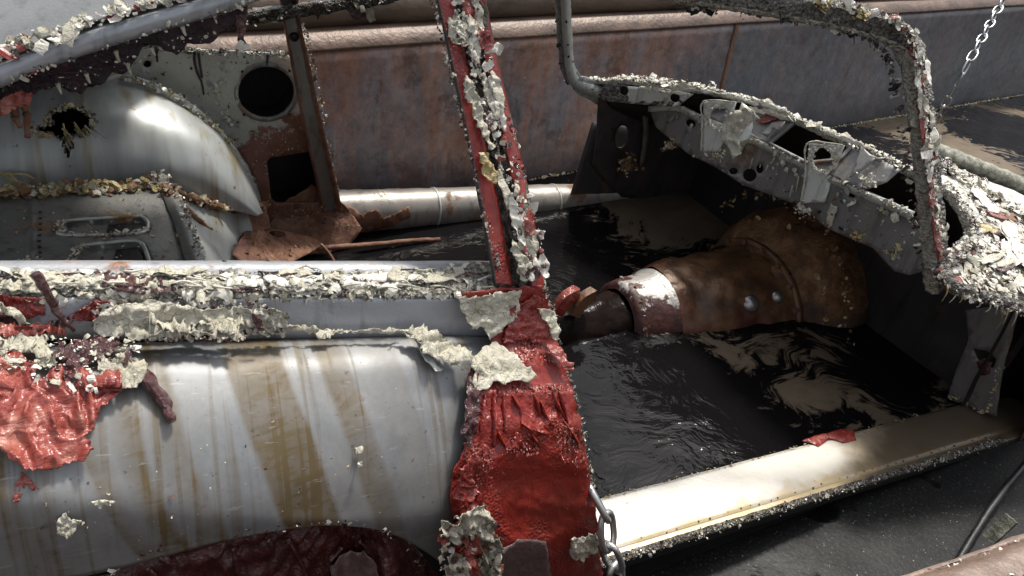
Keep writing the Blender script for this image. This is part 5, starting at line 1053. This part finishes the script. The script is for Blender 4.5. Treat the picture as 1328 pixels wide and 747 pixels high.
# lumps of stripped paint at the foot of the pillar
lumpf = bq(.014)
for (o_, m_, s_) in [([(560, 684), (572, 668), (590, 664), (604, 672), (606, 690), (590, 694), (572, 696)], 'cream', 391), ([(584, 660), (600, 652), (620, 650), (632, 662), (640, 678), (626, 692), (604, 690), (594, 676)], 'cream', 392), ([(592, 690), (612, 684), (620, 700), (616, 730), (606, 745), (598, 725)], 'pinkfilm', 393),
                     ([(612, 700), (622, 690), (644, 690), (646, 710), (640, 740), (632, 760), (616, 750), (614, 724)], 'moss', 394), ([(570, 730), (586, 708), (600, 716), (604, 745), (590, 775), (566, 780)], 'cream', 395), ([(600, 744), (630, 738), (650, 760), (640, 800), (590, 800)], 'pinkfilm', 396)]:
    flake(o_, [m_, 'maroon'], lumpf, s_, bpost, .022, .014, 3, 3.2, .085, name='paint_lump')
crumbs('lump_crumbs', over(lumpf, [(562, 680), (600, 652), (640, 665), (645, 745), (565, 790)], 260, seed=397, lift=.014), ['cream', 'maroon', 'pinkfilm', 'white'], bpost, .002, .008, .5, 398)
# dark wrinkled film hanging in the wheel arch
ff_ = lambda u, v: at(u, v, y=-.1235-.00010*(v-690))
def fold(q, u, v):
    cx_ = 480; cy_ = 600; a = math.atan2(u-cx_, v-cy_); return .006*abs(math.sin(a*26+2*noise.noise((u*.02, v*.02, 1))))**2+.008*noise.noise((u*.022, v*.03, 2))+.004*noise.noise((u*.09, v*.05, 5))+.022*math.exp(-(((u-500)/14)**2+((v-735)/30)**2))
afilm = sheet('arch_film', ff_, [(60, 850), (110, 762), (160, 732), (230, 711), (320, 686), (390, 676), (450, 672), (500, 684), (530, 700), (556, 730), (600, 790), (620, 850)], ['maroon'], quarter, sp=4.5, jag=1.5, thick=.0015, seed=401, disp=fold)
sheet('bare_film_patch', lambda u, v: ff_(u, v)+Vector((0, -.012, 0)), [(424, 720), (446, 706), (470, 704), (484, 720), (486, 790), (424, 790)], ['dull'], quarter, sp=5, jag=2, thick=.0015, seed=402, disp=fold)
crumbs('arch_bead', along([at(u, v, y=-.142) for u, v in [(140, 746), (220, 708), (320, 690), (400, 680), (450, 678), (500, 690), (530, 712), (556, 748)]], 110, .0022, (0, -1, 0), 403), ['white', 'maroon', 'maroon'], quarter, .001, .0035, .4, 404)
for (u0, v0, u1, v1) in [(190, 725, 204, 747), (206, 712, 222, 722), (370, 690, 396, 740), (300, 700, 306, 747), (440, 700, 424, 716), (462, 692, 474, 708), (345, 690, 350, 700)]:
    f0 = lambda u, v: ff_(u, v)+Vector((0, -.012, 0)); sweep('film_fold', [f0(u0, v0), f0((u0+u1)/2+2, (v0+v1)/2), f0(u1, v1)], [(-.003, -.002), (0, .003), (.003, -.002)], 'maroon', afilm, n=12, up=(0, -1, .2), disp=lambda q, t: .001*fbm(q, 90))
# pillar: loose flakes on the window pillar
py_ = lambda off=0.0: (lambda u, v: at(u, v, y=.036+.235*max(0, (368-v)/420.0)-off))
for (o_, m_, s_) in [([(600, 96), (612, 110), (622, 140), (632, 180), (640, 190), (634, 196), (622, 176), (608, 140), (600, 118)], 'cream', 411), ([(618, 198), (630, 200), (642, 226), (640, 240), (628, 236), (620, 214)], 'foam', 412),
                     ([(606, 20), (618, 30), (622, 52), (612, 60), (604, 40)], 'cream', 413), ([(618, 36), (632, 44), (636, 60), (624, 66), (612, 56)], 'redfilm', 414), ([(668, 270), (690, 298), (700, 302), (698, 312), (688, 312), (678, 300)], 'pinkfilm', 415),
                     ([(690, 298), (702, 300), (702, 310), (690, 314)], 'white', 416), ([(664, 310), (676, 330), (690, 350), (680, 362), (668, 344), (660, 326)], 'cream', 417), ([(580, 24), (592, 28), (590, 48), (596, 60), (586, 58), (578, 40)], 'cream', 418), ([(640, 60), (650, 64), (648, 74), (628, 70)], 'white', 419)]:
    flake(o_, [m_, 'maroon'], py_(.006), s_, upil, .010, .006, 2, 3, .12)
crumbs('pillar_flakes', over(py_(.004), [(580, 0), (618, 0), (650, 120), (690, 260), (705, 340), (680, 364), (650, 240), (612, 110)], 260, seed=421, lift=.004), ['cream', 'white', 'maroon', 'dcrust', 'blackfilm'], upil, .0012, .006, .5, 422, weights=[3, 4, 3, 3, 2])
crumbs('pillar_left_edge', along([py_(.002)(u, v) for u, v in [(562, 0), (578, 70), (600, 160), (622, 250), (640, 320), (648, 352)]], 420, .002, (0, -1, 0), 423), ['cream', 'maroon', 'white', 'dcrust'], upil, .0008, .003, .5, 424)

# ================================================================== CHAINS
def link_mesh(L, Wd, r_):
    pts = []; n = 28
    for k in range(n):
        a = 2*math.pi*k/n; pts.append(Vector((math.copysign(abs(math.cos(a))**.75, math.cos(a))*L*.5, math.copysign(abs(math.sin(a))**.75, math.sin(a))*Wd*.5, 0)))
    V = []; F = []; m = 8
    for k in range(n):
        t = (pts[(k+1) % n]-pts[k-1]).normalized(); s_ = t.cross(Vector((0, 0, 1)))
        for j in range(m): a = 2*math.pi*j/m; V.append(pts[k]+s_*math.cos(a)*r_+Vector((0, 0, 1))*math.sin(a)*r_)
    for k in range(n):
        for j in range(m): F.append((k*m+j, k*m+(j+1) % m, ((k+1) % n)*m+(j+1) % m, ((k+1) % n)*m+j))
    me = bpy.data.meshes.new('chain_link'); me.from_pydata([tuple(v) for v in V], [], F); me.materials.append(M['galvanised']); me.polygons.foreach_set('use_smooth', [True]*len(F)); return me
def chain(name, pts, L, Wd, r_, label, roll0=.3):
    e = empty(name, pts[0], label, 'chain'); me = link_mesh(L, Wd, r_); pitch = L-2*r_*1.02
    P = curve(pts, 400); acc = 0; k = 0; last = P[0]; nodes = [P[0]]
    for p in P[1:]:
        if (p-nodes[-1]).length >= pitch: nodes.append(p)
    for k, (a, b) in enumerate(zip(nodes, nodes[1:])):
        t = (b-a).normalized(); ref = Vector((0, 0, 1)) if abs(t.z) < .9 else Vector((1, 0, 0)); s_ = t.cross(ref).normalized(); u_ = s_.cross(t)
        ang = roll0+(math.pi/2 if k % 2 else 0); s2 = s_*math.cos(ang)+u_*math.sin(ang); u2 = t.cross(s2)
        o = bpy.data.objects.new('chain_link', me); COL.objects.link(o); o.parent = e
        mid = (a+b)/2-pts[0]; o.matrix_local = Matrix(((t.x, s2.x, u2.x, mid.x), (t.y, s2.y, u2.y, mid.y), (t.z, s2.z, u2.z, mid.z), (0, 0, 0, 1)))
    return e
c0 = wat(1206, 170, -.06); c1 = wat(1212, 158, .02); 
def onwall(u, v, d):
    rr_ = ray(u, v); t = (WA-WN*d-CAM).dot(WN)/rr_.dot(WN); return CAM+rr_*t
cm = onwall(1250, 92, .26); ct = onwall(1292, 16, .10); cu = onwall(1310, -14, .02)
chain('lifting_chain', [c0, c1, cm, ct, cu], .074, .036, .0044, 'galvanised chain running from the tank rim down into the scum')
kk = [bq(.012)(770, 655)+Vector((.012, .03, 0)), bq(.012)(778, 676)+Vector((.012, .0, 0)), bq(.02)(790, 712), bq(.024)(798, 742), bq(.024)(800, 790), bq(.02)(798, 860)]
chain('tie_chain', [MCAR @ p for p in kk], .058, .033, .0052, 'short thick chain looped around the foot of the red pillar', .9)

# larger thin flakes curling off the edges
def big(name, spots, mats, par, seed, smin=.006, smax=.016, w=None): return crumbs(name, spots, mats, par, smin, smax, .25, seed, weights=w, chips=1.0)
big('curled_flakes', along(gp, 90, .006, (0, -.8, .6), 501), ['cream', 'white', 'red'], roof, 502)
big('curled_flakes', over(py_(.005), [(580, 0), (618, 0), (650, 120), (690, 260), (705, 340), (680, 364), (650, 240), (612, 110)], 45, seed=503, lift=.005), ['cream', 'white', 'redfilm', 'maroon'], upil, 504, .004, .0095, [3, 3, 1.5, 1.5])
big('curled_flakes', along(edge, 60, .006, (0, -.9, .5), 505), ['cream', 'white', 'redfilm'], apil, 506)
big('curled_flakes', over(rail1, [(-60, 358), (350, 357), (600, 350), (700, 344), (708, 374), (600, 384), (350, 388), (-60, 388)], 200, seed=507, lift=.007), ['cream', 'white', 'maroon'], band, 508, .005, .011, [5, 3, .6])
big('curled_flakes', along([p+Vector((0, 0, .006)) for p in lip[:12]], 90, .005, (-.4, -.4, 1), 509), ['cream', 'white'], lipo, 510)
big('curled_flakes', over(CP, [(1206, 222), (1250, 245), (1328, 285), (1360, 300), (1360, 400), (1262, 372), (1226, 345), (1262, 300), (1240, 255)], 120, seed=511, lift=.005), ['white', 'cream', 'maroon'], cowl, 512, .008, .022, [4, 3, 1])
big('curled_flakes', over(low, flg+[(1190, 300), (1100, 262), (1000, 210), (900, 165)], 40, seed=513, lift=.006), ['cream', 'steel_pale'], dash, 514, .006, .014)
big('curled_flakes', along([SH(u, v)+Vector((0, 0, .010)) for u, v in [(-60, 262), (60, 251), (130, 247), (212, 241)]], 70, .008, (0, -.5, .8), 515), ['foam', 'cream'], shelf, 516, .006, .014)

# torn strips of paint still bonded along the rail, the pillar and the windscreen lip
def strips(name, fn, path, n, lmin, lmax, wmin, wmax, mats, par, seed, amp=.006, lift=.003):
    r_ = random.Random(seed); P = curve2(path, 300)
    for k in range(n):
        i0 = r_.randrange(0, 290); L_ = r_.uniform(lmin, lmax); pts = [P[i0]]; i = i0
        while i < 299 and math.dist(P[i], P[i0]) < L_: i += 1
        seg = [P[min(299, i0+int((i-i0)*t/5))] for t in range(6)]
        if math.dist(seg[0], seg[-1]) < lmin*.5: continue
        dx, dy = seg[-1][0]-seg[0][0], seg[-1][1]-seg[0][1]; d = math.hypot(dx, dy); nx_, ny_ = -dy/d, dx/d; off = r_.uniform(-1, 1)*wmax*.8; w = r_.uniform(wmin, wmax)
        prof_ = [.25, .8, 1, .9, .75, .3]
        up_ = [(p[0]+nx_*(off+w*q*.5+r_.uniform(-1, 1)), p[1]+ny_*(off+w*q*.5+r_.uniform(-1, 1))) for p, q in zip(seg, prof_)]
        dn_ = [(p[0]+nx_*(off-w*q*.5), p[1]+ny_*(off-w*q*.5)) for p, q in zip(seg, prof_)]
        m = r_.choices([x[0] for x in mats], [x[1] for x in mats])[0]
        flake(up_+dn_[::-1], [m, 'maroon'], fn, seed+k, par, amp, lift+r_.uniform(0, .004), 1.6, 3, r_.uniform(.05, .11), name=name, curl=r_.uniform(-.002, .005))
strips('paint_strip', yfun([(340, .115), (357, .078), (372, .056), (386, .046)]), [(-40, 372), (200, 372), (420, 370), (600, 366), (700, 358)], 42, 24, 90, 6, 15, [('cream', 6), ('white', 2), ('crust', 2), ('maroon', .8)], band, 601)
strips('paint_strip', py_(.003), [(594, -20), (612, 60), (640, 150), (662, 240), (684, 320), (694, 362)], 26, 24, 80, 8, 20, [('cream', 4), ('white', 2), ('crust', 3), ('maroon', 1.5), ('redfilm', 1.5)], upil, 661, .007, .004)
strips('paint_strip', lambda u, v: at(u, v, x=.60+.19*min(1, max(0, (u-768)/260.0))-.006), [(800, 106), (870, 114), (960, 130), (1040, 160), (1130, 199), (1172, 219)], 16, 20, 50, 4, 8, [('cream', 5), ('white', 2)], lipo, 701, .004, .003)
strips('paint_strip', lambda u, v: CP(u, v)+Vector((0, 0, .006)), [(1225, 235), (1275, 280), (1320, 330), (1340, 390)], 12, 20, 50, 8, 18, [('cream', 3), ('white', 4), ('steel_pale', 1)], cowl, 731, .006, .003)
strips('paint_strip', lambda u, v: CP(u, v)+Vector((0, 0, .006)), [(1240, 360), (1290, 345), (1340, 330)], 8, 20, 45, 8, 16, [('cream', 3), ('white', 4), ('maroon', 1)], cowl, 751, .006, .003)
strips('paint_strip', apy, [(1150, 22), (1182, 44), (1192, 90), (1200, 160), (1208, 220), (1218, 300)], 14, 18, 50, 5, 10, [('cream', 4), ('white', 3), ('redfilm', 1)], apil, 771, .004, .003)
